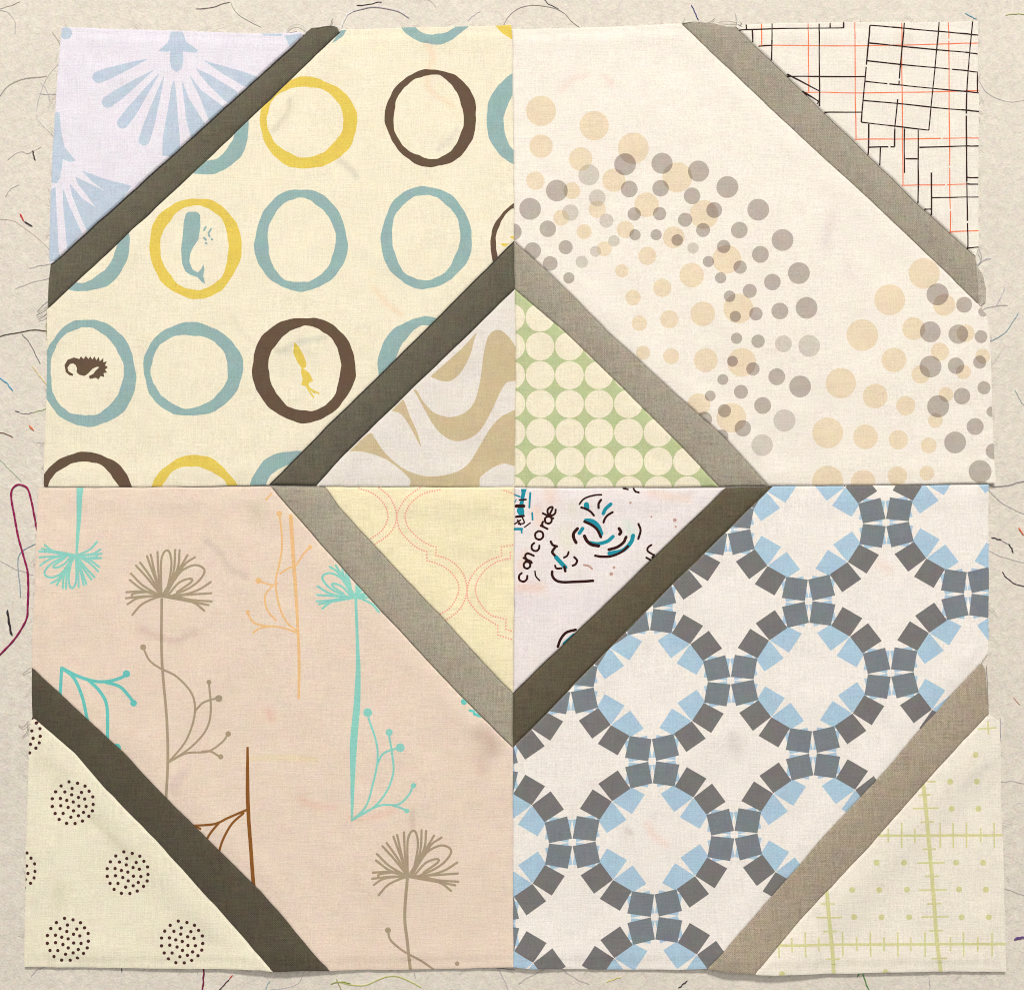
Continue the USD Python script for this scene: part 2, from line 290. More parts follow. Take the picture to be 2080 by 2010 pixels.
def build_patch(key, part, label, mat, prints=(), overlap=None):
    """One cloth patch with its relief; each printed motif is a piece of the same surface, cut out along its outline."""
    poly = POLY[key]
    prints = [(n, g.intersection(poly.buffer(-1e-5)).buffer(0), m) for n, g, m in prints]
    prints = [q for q in prints if q[1].area > 4e-8]
    edge = dense(poly, 0.0005)
    ink = np.vstack([np.zeros((0, 2))] + [dense(g, 0.00038) for _, g, _ in prints])
    if len(ink):
        d, _ = cKDTree(edge).query(ink); ink = ink[d > 0.00012]
        if len(ink):
            pairs = cKDTree(ink).query_pairs(0.00005, output_type='ndarray'); keep = np.ones(len(ink), bool)
            keep[pairs[:, 1]] = False; ink = ink[keep]
    rings = [dense(poly.buffer(-d), s) for d, s in ((0.00026, 0.0005), (0.00052, 0.0007), (0.0009, 0.0009), (0.0016, 0.0011))]
    x0, y0, x1, y1 = poly.bounds
    h = 0.00115
    X, Y = np.meshgrid(np.arange(x0, x1, h), np.arange(y0, y1, h * 0.87)); X[1::2] += h / 2
    grid = np.stack([X.ravel(), Y.ravel()], 1) + rng.normal(0, 0.00006, (X.size, 2))
    grid = grid[shapely.contains(poly.buffer(-0.0020), shapely.points(grid))] if poly.buffer(-0.002).area > 0 else grid[:0]
    pts = np.vstack([edge, ink])
    tree = cKDTree(pts)
    for extra, r in [(q, 0.00020) for q in rings] + [(grid, 0.00042)]:
        if len(extra):
            d, _ = tree.query(extra); pts = np.vstack([pts, extra[d > r]]); 
    _, first = np.unique(np.round(pts / 2e-5).astype(np.int64), axis=0, return_index=True)
    pts = pts[np.sort(first)]
    c = pts.mean(0)
    tri = Delaunay((pts - c) * 1000).simplices
    a, b, cc = pts[tri[:, 0]], pts[tri[:, 1]], pts[tri[:, 2]]
    area = (b[:, 0] - a[:, 0]) * (cc[:, 1] - a[:, 1]) - (b[:, 1] - a[:, 1]) * (cc[:, 0] - a[:, 0])
    tri[area < 0] = tri[area < 0][:, [0, 2, 1]]
    cen = (a + b + cc) / 3
    ok = (np.abs(area) > 1e-13) & shapely.contains(poly, shapely.points(cen))
    tri, cen = tri[ok], cen[ok]
    v = np.column_stack([pts, cloth_height(key, pts)])
    n = np.zeros_like(v); fn = np.cross(v[tri[:, 1]] - v[tri[:, 0]], v[tri[:, 2]] - v[tri[:, 0]])
    for k in range(3): np.add.at(n, tri[:, k], fn)
    n /= np.maximum(np.linalg.norm(n, axis=1, keepdims=True), 1e-20)
    tint = tint_of(key, pts)
    owner = np.full(len(tri), -1); second = np.full(len(tri), -1)
    if prints:
        q = shapely.STRtree([g for _, g, _ in prints]).query(shapely.points(cen), predicate='within')
        for i, g in sorted(zip(*q), key=lambda t: t[1]):
            second[i] = owner[i]; owner[i] = g
    path = numbered('/World/quilt_block/' + part)
    # underside and cut edge, so that the cloth has a thickness where it lifts
    TH = 0.00032
    e = edge[np.linspace(0, len(edge) - 1, len(edge)).astype(int)]
    low = np.column_stack([e, cloth_height(key, e) - TH]); top = np.column_stack([e, cloth_height(key, e)])
    g2 = grid[::14]
    under = np.vstack([low, np.column_stack([g2, cloth_height(key, g2) - TH])])
    t2 = Delaunay((under[:, :2] - c) * 1000).simplices
    cn = under[t2].mean(1)[:, :2]; t2 = t2[shapely.contains(poly, shapely.points(cn))]
    ar = np.cross(np.c_[under[t2[:, 1]][:, :2] - under[t2[:, 0]][:, :2]], np.c_[under[t2[:, 2]][:, :2] - under[t2[:, 0]][:, :2]])
    t2[ar > 0] = t2[ar > 0][:, [0, 2, 1]]
    m = len(e); i = np.arange(m); j = (i + 1) % m
    sv = np.vstack([v, under, top, low]); o1 = len(v); o2 = o1 + len(under); o3 = o2 + m
    ring_n = np.roll(e, -1, 0) - np.roll(e, 1, 0); ring_n = np.column_stack([ring_n[:, 1], -ring_n[:, 0], np.zeros(m)])
    ring_n /= np.maximum(np.linalg.norm(ring_n, axis=1, keepdims=True), 1e-20)
    if not poly.exterior.is_ccw: ring_n = -ring_n
    sn = np.vstack([n, np.tile([0, 0, -1.0], (len(under), 1)), ring_n, ring_n])
    st = np.vstack([tint, np.ones((len(under) + 2 * m, 3))])
    on_rim = shapely.distance(shapely.points(e), RIM) < 0.0009
    ii, jj = i[on_rim & on_rim[j]], j[on_rim & on_rim[j]]
    skirt = np.vstack([np.column_stack([o2 + ii, o3 + ii, o3 + jj]), np.column_stack([o2 + ii, o3 + jj, o2 + jj])])
    base = np.vstack([tri[owner < 0], t2 + o1, skirt])
    pr = put_mesh(path, sv, sn, base, mat, st)
    data(pr, label=label)
    made = {}
    for g, (nm, _, mt) in enumerate(prints):
        f = tri[owner == g]
        if overlap:
            both = (owner == g) & (second >= 0)
            sel = np.array([second[t] >= 0 and (prints[second[t]][2], mt) in overlap for t in np.nonzero(owner == g)[0]], bool) if len(f) else np.zeros(0, bool)
            if sel.any():
                k = np.nonzero(owner == g)[0][sel]
                if len(k) > 3:
                    put_mesh(numbered(path + '/printed_dot_overlap'), v, n, tri[k], overlap[(prints[second[k[0]]][2], mt)], tint)
                f = f[~sel]
        if len(f): put_mesh(numbered(path + '/' + nm), v, n, f, mt, tint)

# print shapes, given in picture points ------------------------------------------------
def area(pts, smooth=True):
    p = np.asarray(pts, float)
    if smooth:
        p = spline(np.vstack([p[-1:], p, p[:2]]), 3)[0:]
        k = np.vstack([pts[-1:], pts[:1]])
        q = spline(np.vstack([pts, pts[:1]]), 3); p = q
    return Polygon(to_world(p)).buffer(0)
def stroke(pts, w, taper=None):
    """A drawn line of width w (picture points; a list gives the width at each point)."""
    p = spline(pts, 3)
    if np.ndim(w) == 0 and taper is None:
        return LineString(to_world(p)).buffer(w * 0.5 * 0.000164, quad_segs=3)
    ws = np.interp(np.linspace(0, 1, len(p)), np.linspace(0, 1, len(w)), w) * 0.5
    d = np.gradient(p, axis=0); d /= np.maximum(np.linalg.norm(d, axis=1, keepdims=True), 1e-9)
    nn = np.column_stack([-d[:, 1], d[:, 0]]) * ws[:, None]
    return Polygon(to_world(np.vstack([p + nn, (p - nn)[::-1]]))).buffer(0)
def disc(x, y, r, ry=None, wob=0.0, seed=0):
    a = np.linspace(0, 2 * math.pi, 96 if wob else 40, endpoint=False)
    k = 1 + wob * (np.sin(3 * a + seed) * 0.6 + np.sin(5 * a + 2.3 * seed) * 0.4 + np.sin(9 * a + 1.7 * seed) * 0.3 + np.sin(17 * a + 3.1 * seed) * 0.16 + np.sin(29 * a + 5 * seed) * 0.10)
    return Polygon(to_world(np.column_stack([x + r * k * np.cos(a), y + (ry or r) * k * np.sin(a)]))).buffer(0)
def ring(c, o, i, seed):
    (ox, oy), (ix, iy) = px(c, [o[:2]])[0], px(c, [i[:2]])[0]; s = CROP[c][2]
    return disc(ox, oy, o[2] / s, o[3] / s, 0.026, seed).difference(disc(ix, iy, i[2] / s, i[3] / s, 0.034, seed + 1.3))

# ---- upper left block
lav = fabric('lavender_cotton', (236, 228, 233), **PLAIN); petal = fabric('shell_blue_print', (194, 205, 217), **PLAIN)
def tear(c, tip, end, w):
    t, e = np.array(px(c, [tip, end])); s = CROP[c][2]
    return stroke([t, t * .75 + e * .25, t * .5 + e * .5, t * .2 + e * .8, e], [1.5, w / s * .40, w / s * .68, w / s * .97, w / s]).union(disc(*e, w / s / 2))
sh = [('printed_petal', tear('A', a, b, w), petal) for a, b, w in [((838, 337), (560, 440), 68), ((872, 402), (612, 580), 66), ((905, 422), (698, 700), 66), ((932, 440), (822, 798), 64)]]
sh += [('printed_petal', area(px('A', q), False), petal) for q in [
    [(990, 455), (1000, 500), (1025, 800), (1020, 890), (925, 890), (928, 780), (960, 600), (975, 500)], [(1035, 455), (1075, 560), (1150, 680), (1190, 740), (1090, 800), (1060, 680), (1045, 560)],
    [(1078, 428), (1150, 520), (1275, 610), (1300, 660), (1190, 690), (1140, 560), (1100, 480)], [(1115, 390), (1200, 430), (1345, 520), (1370, 580), (1290, 585), (1200, 500), (1140, 430)], [(1160, 345), (1300, 385), (1460, 435), (1470, 500), (1385, 492), (1280, 430), (1200, 375)]]]
sh += [('printed_stem', area(px('A', [(972, 180), (1037, 180), (1060, 240), (1128, 288), (1118, 301), (1080, 300), (1040, 292), (1045, 345), (1035, 390), (1005, 415), (975, 390), (966, 345), (970, 292), (950, 298), (898, 294), (955, 245)]), False), petal),
       ('printed_petal', disc(*px('A', [(375, 190)])[0], 12.5), petal), ('printed_petal', area(px('A', [(1618, 203), (1720, 195), (1700, 220), (1648, 268)]), False), petal), ('printed_petal', area(px('A', [(1488, 192), (1610, 192), (1600, 206), (1500, 204)]), False), petal)]
sh += [('printed_petal', area(px('A', q), False), petal) for q in [
    [(270, 1100), (318, 1062), (325, 1200), (335, 1400), (345, 1470), (270, 1500)], [(362, 1075), (400, 1180), (470, 1330), (385, 1420), (375, 1300), (360, 1150)],
    [(398, 1045), (470, 1130), (600, 1220), (500, 1320), (450, 1210), (410, 1110)], [(430, 1005), (560, 1070), (700, 1140), (590, 1240), (500, 1120), (445, 1050)], [(468, 972), (600, 1020), (750, 1060), (690, 1145), (600, 1090), (520, 1030)]]]
sh += [('printed_stem', area(px('A', [(300, 640), (338, 640), (348, 740), (370, 840), (432, 915), (400, 926), (362, 908), (355, 960), (345, 1010), (325, 1045), (290, 1040), (290, 800)]), False), petal)]
build_patch('shell', 'corner_patch', 'pale lavender corner patch printed with blue fan shells', lav, sh)

dk = lambda k, c: fabric(k, c, **STRIP)
build_patch('strip_tl', 'corner_strip', 'dark olive grey strip beside the lavender shell corner', dk('olive_strip_cotton', (103, 96, 79)))
cream = fabric('cream_ring_cotton', (245, 233, 204), **PLAIN)
rb, ry_, rbr = fabric('ring_blue_print', (152, 180, 175), **PLAIN), fabric('ring_yellow_print', (232, 202, 90), **PLAIN), fabric('ring_brown_print', (104, 82, 64), **PLAIN)
RG = [('A', (1712, 1369, 264, 291), (1712, 1370, 193, 240), rb), ('A', (1753, 700, 276, 260), (1735, 690, 217, 200), ry_), ('A', (1113, 1411, 262, 286), (1111, 1410, 194, 240), ry_), ('A', (1160, 715, 260, 280), (1148, 700, 190, 222), rb),
      ('A', (478, 1375, 262, 290), (466, 1368, 195, 238), rb), ('B', (540, -37, 265, 290), (538, -38, 200, 235), rb), ('B', (522, 671, 260, 278), (507, 667, 199, 238), rbr), ('B', (1097, 675, 262, 288), (1132, 690, 199, 235), rb),
      ('B', (491, 1353, 259, 290), (488, 1351, 194, 241), rb), ('B', (1115, 1408, 258, 285), (1090, 1385, 200, 232), rbr), ('P', (862, 746, 94, 103), (872, 750, 70, 88), rb),
      ('D', (505, 248, 270, 304), (490, 240, 208, 250), rb), ('D', (1096, 225, 284, 266), (1078, 232, 220, 208), rb), ('D', (1729, 224, 294, 299), (1737, 222, 205, 241), rbr), ('D', (480, 985, 290, 290), (475, 982, 226, 231), rbr), ('D', (1108, 990, 265, 275), (1107, 1000, 215, 225), ry_), ('D', (1690, 970, 285, 285), (1720, 975, 220, 232), rb)]
rp = [('printed_ring', ring(c, o, i, 1.7 * k), m) for k, (c, o, i, m) in enumerate(RG)]
rp += [('printed_ring', area([(690, 63), (704, 61), (697, 74), (684, 84), (674, 90)], False), rb), ('printed_ring', area(px('B', [(880, 146), (975, 140), (985, 232), (930, 200)]), False), ry_)]
rp += [('printed_squid', area(px('B', [(915, 1385), (965, 1385), (945, 1402), (925, 1400)]), False).union(area(px('B', [(965, 1350), (990, 1340), (990, 1362)]), False)), ry_)]
whale = area(px('A', [(1058, 1215), (1075, 1205), (1120, 1205), (1138, 1222), (1140, 1290), (1128, 1365), (1100, 1405), (1082, 1445), (1078, 1490), (1095, 1532), (1125, 1550), (1145, 1530), (1158, 1503), (1163, 1530), (1157, 1570), (1168, 1615), (1148, 1605), (1125, 1578), (1085, 1565), (1055, 1545), (1036, 1500), (1030, 1420), (1040, 1340), (1045, 1260)]), False)
spout = [stroke(px('A', q), 4) for q in [[(1160, 1310), (1170, 1290)], [(1186, 1325), (1200, 1303)], [(1160, 1352), (1172, 1366)], [(1188, 1335), (1192, 1345)], [(1204, 1360), (1208, 1364)], [(1170, 1382), (1176, 1386)]]]
rp += [('printed_whale', unary_union([whale] + spout), rb)]
rp += [('printed_seahorse', area(px('D', [(368, 200), (385, 170), (420, 156), (450, 165), (460, 150), (475, 165), (488, 148), (503, 165), (513, 150), (525, 168), (538, 150), (548, 172), (562, 153), (568, 178), (588, 160), (588, 185), (608, 178), (598, 202), (614, 212), (598, 226), (610, 243), (590, 245), (592, 268), (572, 262), (560, 282), (545, 272), (510, 279), (505, 262), (530, 250), (545, 230), (565, 212), (550, 210), (525, 222), (500, 248), (480, 262), (450, 255), (435, 240), (438, 220), (430, 200), (415, 190), (398, 195), (385, 215), (390, 235), (415, 250), (415, 262), (395, 258), (375, 240)]), False), rbr)]
squid = area(px('D', [(1675, 70), (1700, 95), (1725, 140), (1742, 185), (1742, 210), (1725, 220), (1760, 245), (1782, 290), (1760, 300), (1755, 312), (1735, 320), (1713, 312), (1722, 280), (1712, 240), (1715, 215), (1692, 185), (1668, 130)]), False)
rp += [('printed_squid', unary_union([squid] + [stroke(px('D', q), 3.2) for q in [[(1745, 300), (1765, 335), (1815, 362)], [(1735, 300), (1755, 340), (1785, 385)], [(1755, 330), (1790, 358)]]]), ry_)]
build_patch('rings', 'main_patch', 'cream patch printed with blue, yellow and brown rings and sea animals', cream, rp)
build_patch('strip_tlc', 'inner_strip', 'dark olive grey strip below the cream ring patch', dk('olive_strip_cotton_inner', (103, 96, 80)))
wv, wt = fabric('pale_wave_cotton', (235, 225, 212), **PLAIN), fabric('wave_tan_print', (208, 187, 147), **PLAIN)
WV = [[(515, 265), (600, 190), (700, 100), (775, 20), (765, 60), (740, 150), (690, 240), (640, 285), (600, 293), (560, 285)],
      [(420, 340), (440, 345), (470, 400), (530, 465), (600, 493), (650, 493), (720, 465), (770, 400), (800, 280), (820, 130), (845, 40), (880, 5), (920, 5), (960, 40), (990, 80), (1015, 140), (1015, 273), (950, 300), (910, 360), (860, 470), (800, 570), (740, 615), (680, 632), (630, 625), (570, 585), (520, 520), (470, 430)],
      [(295, 460), (350, 405), (365, 400), (400, 490), (440, 580), (462, 660), (440, 625), (400, 550), (350, 480)],
      [(55, 690), (165, 590), (200, 615), (240, 676), (300, 740), (370, 792), (450, 824), (520, 833), (600, 825), (680, 800), (740, 750), (790, 670), (850, 570), (900, 510), (950, 478), (1015, 475), (1015, 750), (930, 760), (860, 790), (800, 840), (760, 905), (430, 905), (400, 850), (340, 790), (270, 740), (200, 710), (130, 693)]]
build_patch('wave', 'inner_patch', 'off-white inner patch printed with flowing tan waves', wv, [('printed_wave', area(px('E', q)), wt) for q in WV])

# ---- upper right block
white = fabric('cream_dot_cotton', (247, 236, 220), **SLUB)
dt, dg, dl = fabric('dot_tan_print', (237, 216, 184), **SLUB), fabric('dot_grey_print', (190, 177, 163), **SLUB), fabric('dot_pale_grey_print', (214, 203, 187), **SLUB)
dgo, dlo = fabric('dot_grey_over_tan', (174, 155, 136), **SLUB), fabric('dot_pale_grey_over_tan', (208, 190, 162), **SLUB)
TAN = {'B': [(1145, 632, 85), (1447, 717, 83), (1145, 832, 67), (1670, 845, 88), (1370, 905, 67), (1113, 1030, 53), (1320, 1085, 48), (1560, 1025, 66), (1920, 1010, 85), (1465, 1190, 50), (1260, 1240, 45), (1745, 1165, 70), (1390, 1318, 43), (1625, 1305, 50), (1900, 1350, 62), (1505, 1415, 43), (1750, 1455, 52), (1605, 1540, 38), (1835, 1637, 52), (1668, 1692, 44), (1875, 1815, 52), (1705, 1838, 44)],
       'C': [(140, 1220, 82), (270, 1475, 82), (70, 1565, 70), (335, 1755, 85), (133, 1785, 70), (1392, 1555, 88), (1195, 1705, 88), (1505, 1735, 62)],
       'F': [(150, 172, 68), (355, 185, 82), (110, 425, 65), (295, 500, 85), (1040, 30, 90), (1330, -6, 65), (1625, 20, 50), (1480, 125, 52), (1218, 172, 70), (1722, 150, 43), (1370, 255, 52), (1612, 240, 42), (917, 303, 86), (1112, 377, 70), (1515, 368, 42), (1285, 432, 55), (1455, 515, 42), (843, 585, 88), (1058, 608, 70), (1245, 625, 55), (1417, 657, 45), (843, 860, 88), (1045, 865, 70), (1237, 830, 55), (1405, 815, 42)],
       'E': [(1725, 130, 40), (1885, 150, 46)]}
GREY = {'B': [(1623, 935, 62), (1833, 930, 60), (1235, 1085, 62), (1647, 1075, 48), (1825, 1072, 47), (1083, 1190, 62), (1675, 1217, 38), (1820, 1215, 38), (1965, 1250, 40), (1183, 1303, 47), (987, 1320, 48), (1680, 1335, 32), (1800, 1335, 32), (1920, 1365, 33), (1285, 1407, 40), (1097, 1428, 48), (1197, 1500, 42), (1303, 1582, 32)],
        'C': [(108, 975, 60), (272, 1065, 62), (447, 1195, 62), (72, 1115, 47), (198, 1195, 45), (30, 1250, 38), (135, 1308, 40), (340, 1310, 47), (585, 1367, 62), (252, 1402, 38), (460, 1448, 48), (165, 1487, 32), (345, 1520, 38), (235, 1580, 32), (678, 1555, 62), (400, 1655, 40), (285, 1685, 33), (528, 1605, 47), (318, 1800, 32), (435, 1785, 38), (570, 1770, 48), (722, 1752, 62), (1467, 1675, 62), (1617, 1735, 45), (1725, 1775, 28)],
        'F': [(325, 48, 32), (447, 65, 38), (302, 178, 31), (418, 222, 38), (247, 282, 31), (553, 267, 48), (686, 322, 62), (350, 352, 40), (175, 375, 31), (255, 460, 38), (473, 430, 48), (140, 510, 45), (360, 560, 47), (240, 605, 38), (1425, 12, 60), (1585, 25, 55), (1712, 40, 37), (1705, 185, 38), (1425, 210, 62), (1570, 205, 47), (1605, 377, 47), (1730, 330, 38), (1470, 435, 63), (1680, 550, 48), (1775, 465, 30), (1567, 640, 62), (1785, 690, 45), (1707, 805, 65)]}
PALE = {'B': [(1417, 995, 60), (1465, 1125, 48), (1312, 1210, 47), (1517, 1255, 40), (1560, 1370, 33), (1455, 1430, 32), (1377, 1490, 35)], 'C': [(78, 1410, 32)], 'F': [(590, 80, 48), (737, 92, 62), (597, 515, 63), (470, 655, 62)]}
dp = []
for group, mat in ((TAN, dt), (PALE, dl), (GREY, dg)):
    for c, lst in group.items():
        dp += [('printed_dot', disc(*px(c, [(u, v)])[0], r / CROP[c][2]), mat) for u, v, r in lst]
build_patch('dots', 'main_patch', 'cream patch printed with arcs of tan and grey dots', white, dp, {(dt, dg): dgo, (dt, dl): dlo})
build_patch('strip_tr', 'corner_strip', 'light taupe strip beside the grid printed corner', dk('taupe_strip_cotton', (165, 154, 135)))
gr, gk, go = fabric('grid_cotton', (242, 232, 216), **PLAIN), fabric('grid_black_print', (56, 36, 34), **PLAIN), fabric('grid_orange_print', (243, 130, 92), **PLAIN)
GL = [[(340, 170), (935, 158)], [(935, 160), (935, 125)], [(415, 170), (418, 240)], [(450, 265), (525, 262)], [(527, 130), (523, 345)], [(795, 135), (797, 605)], [(380, 140), (382, 165)], [(858, 130), (858, 160)], [(605, 425), (640, 437), (1055, 435)], [(612, 424), (795, 520)], [(700, 518), (795, 580)], [(797, 565), (785, 592)], [(825, 640), (1040, 637)],
      [(1085, 143), (1035, 695)], [(1035, 695), (1420, 740)], [(1480, 120), (1420, 740)], [(1280, 130), (1250, 480)], [(1242, 565), (1226, 725)], [(1670, 115), (1635, 500), (1632, 800), (1640, 1420)], [(1085, 143), (1705, 200)], [(1080, 245), (1705, 306)], [(1070, 345), (1705, 411)], [(1060, 462), (1705, 530)], [(1050, 570), (1705, 636)],
      [(1697, 415), (1695, 525)], [(1078, 705), (1075, 880)], [(1226, 730), (1225, 835)], [(1080, 838), (1225, 835)], [(1143, 840), (1140, 940)], [(1281, 730), (1280, 985)], [(1360, 738), (1358, 1155)], [(1285, 903), (1358, 903)], [(1365, 838), (1705, 830)], [(1435, 980), (1433, 1225)], [(1435, 1125), (1705, 1120)], [(1395, 1190), (1433, 1190)], [(1635, 1010), (1705, 1010)], [(1635, 1047), (1705, 1047)], [(1640, 1412), (1705, 1405)]]
OL = [[(467, 130), (467, 262)], [(732, 135), (735, 525)], [(998, 120), (1005, 797)], [(1265, 130), (1272, 1057)], [(1532, 120), (1541, 1325)], [(450, 262), (1080, 260), (1705, 245)], [(705, 527), (1200, 526), (1705, 517)], [(1000, 793), (1705, 785)], [(1265, 1055), (1705, 1046)], [(1540, 1319), (1705, 1312)]]
def rough(q, w):
    p = spline(px('C', q), 4); out = []
    i = 0
    while i < len(p) - 1:                                            # worn print: the line breaks here and there
        k = rng.integers(8, 30); seg = p[i:i + k + 1]
        if len(seg) > 1: out.append(stroke(seg, [w * rng.uniform(.75, 1.15) for _ in range(3)]))
        i += k + (1 if rng.random() < 0.2 else 0)
    return unary_union(out)
build_patch('grid', 'corner_patch', 'cream corner patch printed with black and orange grid lines', gr, [('printed_line', rough(q, 2.4), go) for q in OL] + [('printed_line', rough(q, 3.0), gk) for q in GL])
build_patch('strip_trc', 'inner_strip', 'light taupe strip below the dotted cream patch', dk('taupe_strip_cotton_inner', (167, 156, 137)))
sc, sg = fabric('spot_cream_print', (245, 233, 203), **PLAIN), fabric('spot_green_cotton', (191, 199, 148), **PLAIN)
SP = [(x * 167 + 1139 + r * 1.0, 94 + 163.4 * r) for r in range(0, 6) for x in range(-1, 6)]
SP += [(1139 + 167 * x, 94 - 163.4) for x in (-1, 0, 1)]
build_patch('spots', 'inner_patch', 'green inner patch printed with rows of touching cream spots', sg, [('printed_spot', disc(*px('E', [p])[0], 81.5 / 2.8, 80 / 2.8), sc) for p in SP])

# ---- lower left block
pink = fabric('pink_flower_cotton', (239, 216, 194), **SLUB)
ft, fb, fo, fd = fabric('flower_teal_print', (146, 212, 195), **SLUB), fabric('flower_taupe_print', (176, 156, 128), **SLUB), fabric('flower_orange_print', (243, 194, 136), **SLUB), fabric('flower_brown_print', (144, 90, 38), **SLUB)
ftb = fabric('flower_bright_teal_print', (110, 200, 188), **SLUB)
RAYS = [[(960, 815), (1080, 930)], [(950, 875), (1080, 970)], [(920, 990), (1080, 985)], [(915, 1048), (1080, 1030)], [(930, 1105), (1020, 1050), (1150, 1030)], [(975, 1205), (1060, 1110), (1180, 1050)], [(1010, 740), (1120, 860)], [(1050, 710), (1150, 850)], [(1115, 650), (1180, 830)], [(1150, 635), (1195, 830)], [(1215, 610), (1225, 830)],
        [(1382, 590), (1370, 780), (1310, 960)], [(1425, 595), (1400, 780)], [(1570, 660), (1480, 720), (1400, 830)], [(1500, 640), (1440, 740)], [(1720, 895), (1600, 970), (1450, 1015)], [(1725, 1000), (1500, 1015)], [(1730, 1078), (1550, 1065), (1400, 1035)], [(1700, 1112), (1560, 1085)], [(1660, 1165), (1570, 1095), (1430, 1045)]]
LOOPS = [[(1250, 1000), (1248, 720), (1270, 625), (1305, 595), (1335, 630), (1345, 760), (1300, 1000)], [(1290, 1020), (1380, 870), (1450, 785), (1560, 735), (1640, 755), (1660, 805), (1600, 890), (1500, 960), (1340, 1030)], [(1320, 1010), (1420, 900), (1525, 862), (1535, 895), (1400, 990)], [(975, 1042), (985, 1005), (1150, 985)]]
def bloom(cx, cy, s, flip_y, flip_x, w):
    C = np.array([1255, 1030])
    T = lambda q: [(cx + (p[0] - C[0]) / 4.667 * s * flip_x, cy + (p[1] - C[1]) / 4.667 * s * flip_y) for p in q]
    g = []
    for r in RAYS:
        end = C if len(r) == 2 else None
        g.append(stroke(T(r + [tuple(C)]), w))
    g += [stroke(T(l), w) for l in LOOPS]
    return unary_union(g)
def berry(c, u, v, r): return disc(*px(c, [(u, v)])[0], r / 2.8)
def br(c, q, w=4.2): return stroke(px(c, q), w)
fp = []
f1 = [bloom(328.9, 1210.7, 1.0, 1, 1, 4.6), stroke(px('D', [(920, 1530), (922, 1876)]) + px('G', [(950, 350), (955, 600), (945, 790)]), 5.6)]
f1 += [br('G', [(815, -70), (850, 0), (910, 45), (1000, 90), (1080, 170), (1110, 250), (1100, 350), (1050, 470), (960, 580)]), berry('D', 815, 1803, 17), br('G', [(960, 580), (1080, 500), (1170, 400), (1200, 290), (1190, 130)]), berry('G', 1190, 125, 14), br('G', [(1110, 290), (1160, 240), (1240, 215)]), berry('G', 1245, 218, 20),
       br('G', [(960, 580), (1060, 530), (1180, 520), (1260, 470), (1298, 420)]), berry('G', 1298, 420, 16), br('G', [(1150, 520), (1200, 520), (1250, 550)]), berry('G', 1255, 550, 15)]
f2 = [bloom(829.3, 1779.3, 1.0, 1, 1, 4.6), br('H', [(385, 1240), (370, 1450), (385, 1600), (402, 1755)], 6.2), br('H', [(275, 1535), (290, 1590), (360, 1650), (450, 1700), (530, 1755)], 4.4), berry('H', 275, 1535, 17), berry('H', 668, 1725, 13)]
f3 = [bloom(154.3, 1127, 0.72, -1, -1, 4.4), stroke(px('D', [(456, 890), (450, 1050), (437, 1270)]), [14, 9, 5])]
f4 = [bloom(723, 1212.8, 0.78, 1, -1, 4.6), stroke([(723, 1215), (725, 1270), (727, 1330), (727.5, 1360), (725, 1430), (718, 1520), (715, 1665)], [6, 6, 10, 14, 15, 9, 4.5])]
f4 += [br('H', q) for q in [[(70, 910), (150, 830), (190, 700), (215, 580), (210, 470), (165, 330)], [(70, 910), (200, 830), (270, 740), (305, 640), (300, 540), (280, 420)], [(215, 590), (250, 530), (340, 495)], [(100, 885), (230, 825), (330, 820), (390, 770), (418, 715)], [(300, 825), (350, 840), (380, 858)]]]
f4 += [berry('H', *b) for b in [(160, 298, 25), (282, 410, 20), (345, 497, 25), (420, 712, 15), (382, 856, 14)]]
f5 = [br('G', q, 6.6) for q in [[(343, 200), (352, 45)], [(352, 45), (440, 90), (540, 120), (620, 120), (690, 100), (720, 80)], [(600, 125), (680, 150), (730, 200), (760, 240)], [(352, 45), (420, 100), (470, 210), (498, 345)], [(500, 110), (570, 180), (610, 270), (612, 455)]]] + [berry('G', *b) for b in [(720, 78, 21), (760, 245, 19), (665, 497, 23)]]
f6 = [stroke(px('D', [(1655, 1050), (1670, 1300), (1690, 1600), (1702, 1876)]) + px('G', [(1700, 222)]), [8, 8, 7, 5.5, 6, 5])]
f6 += [br('D', q, 4.0) for q in [[(1590, 1045), (1600, 1120), (1605, 1230), (1590, 1330), (1570, 1420), (1575, 1500), (1600, 1600), (1640, 1670), (1690, 1710)], [(1480, 1430), (1550, 1450), (1580, 1440)], [(1550, 1455), (1510, 1510), (1520, 1590), (1570, 1650)], [(1410, 1610), (1440, 1660), (1500, 1680), (1600, 1690), (1690, 1720)], [(1440, 1720), (1480, 1695), (1540, 1685)], [(1595, 1385), (1640, 1355), (1680, 1340), (1730, 1270), (1765, 1235)], [(1515, 965), (1545, 930)]]]
f6 += [berry('D', *b) for b in [(1590, 1045, 16), (1472, 1425, 18), (1410, 1605, 13), (1765, 1235, 13)]]
f7 = [stroke(px('G', [(1408, 493), (1410, 800), (1430, 1100), (1444, 1300)]), [5, 8, 7.5, 8])] + [br('G', q, 4.8) for q in [[(1405, 850), (1300, 895), (1220, 930), (1090, 942)], [(1250, 920), (1200, 980), (1170, 1030)], [(1385, 870), (1320, 930), (1270, 1020), (1245, 1095)], [(1100, 940), (1140, 958)]]]
f8 = [berry('H', 708, 236, 18), br('H', [(740, 285), (765, 292)], 5), br('H', [(765, 305), (800, 318)], 6)]
for nm, f, m in (('printed_flower', f1, fb), ('printed_flower', f2, fb), ('printed_flower', f3, ft), ('printed_flower', f4, ft), ('printed_sprig', f5, ftb), ('printed_sprig', f6, fo), ('printed_sprig', f7, fd), ('printed_sprig', f8, ftb)):
    fp.append((nm, unary_union(f), m))
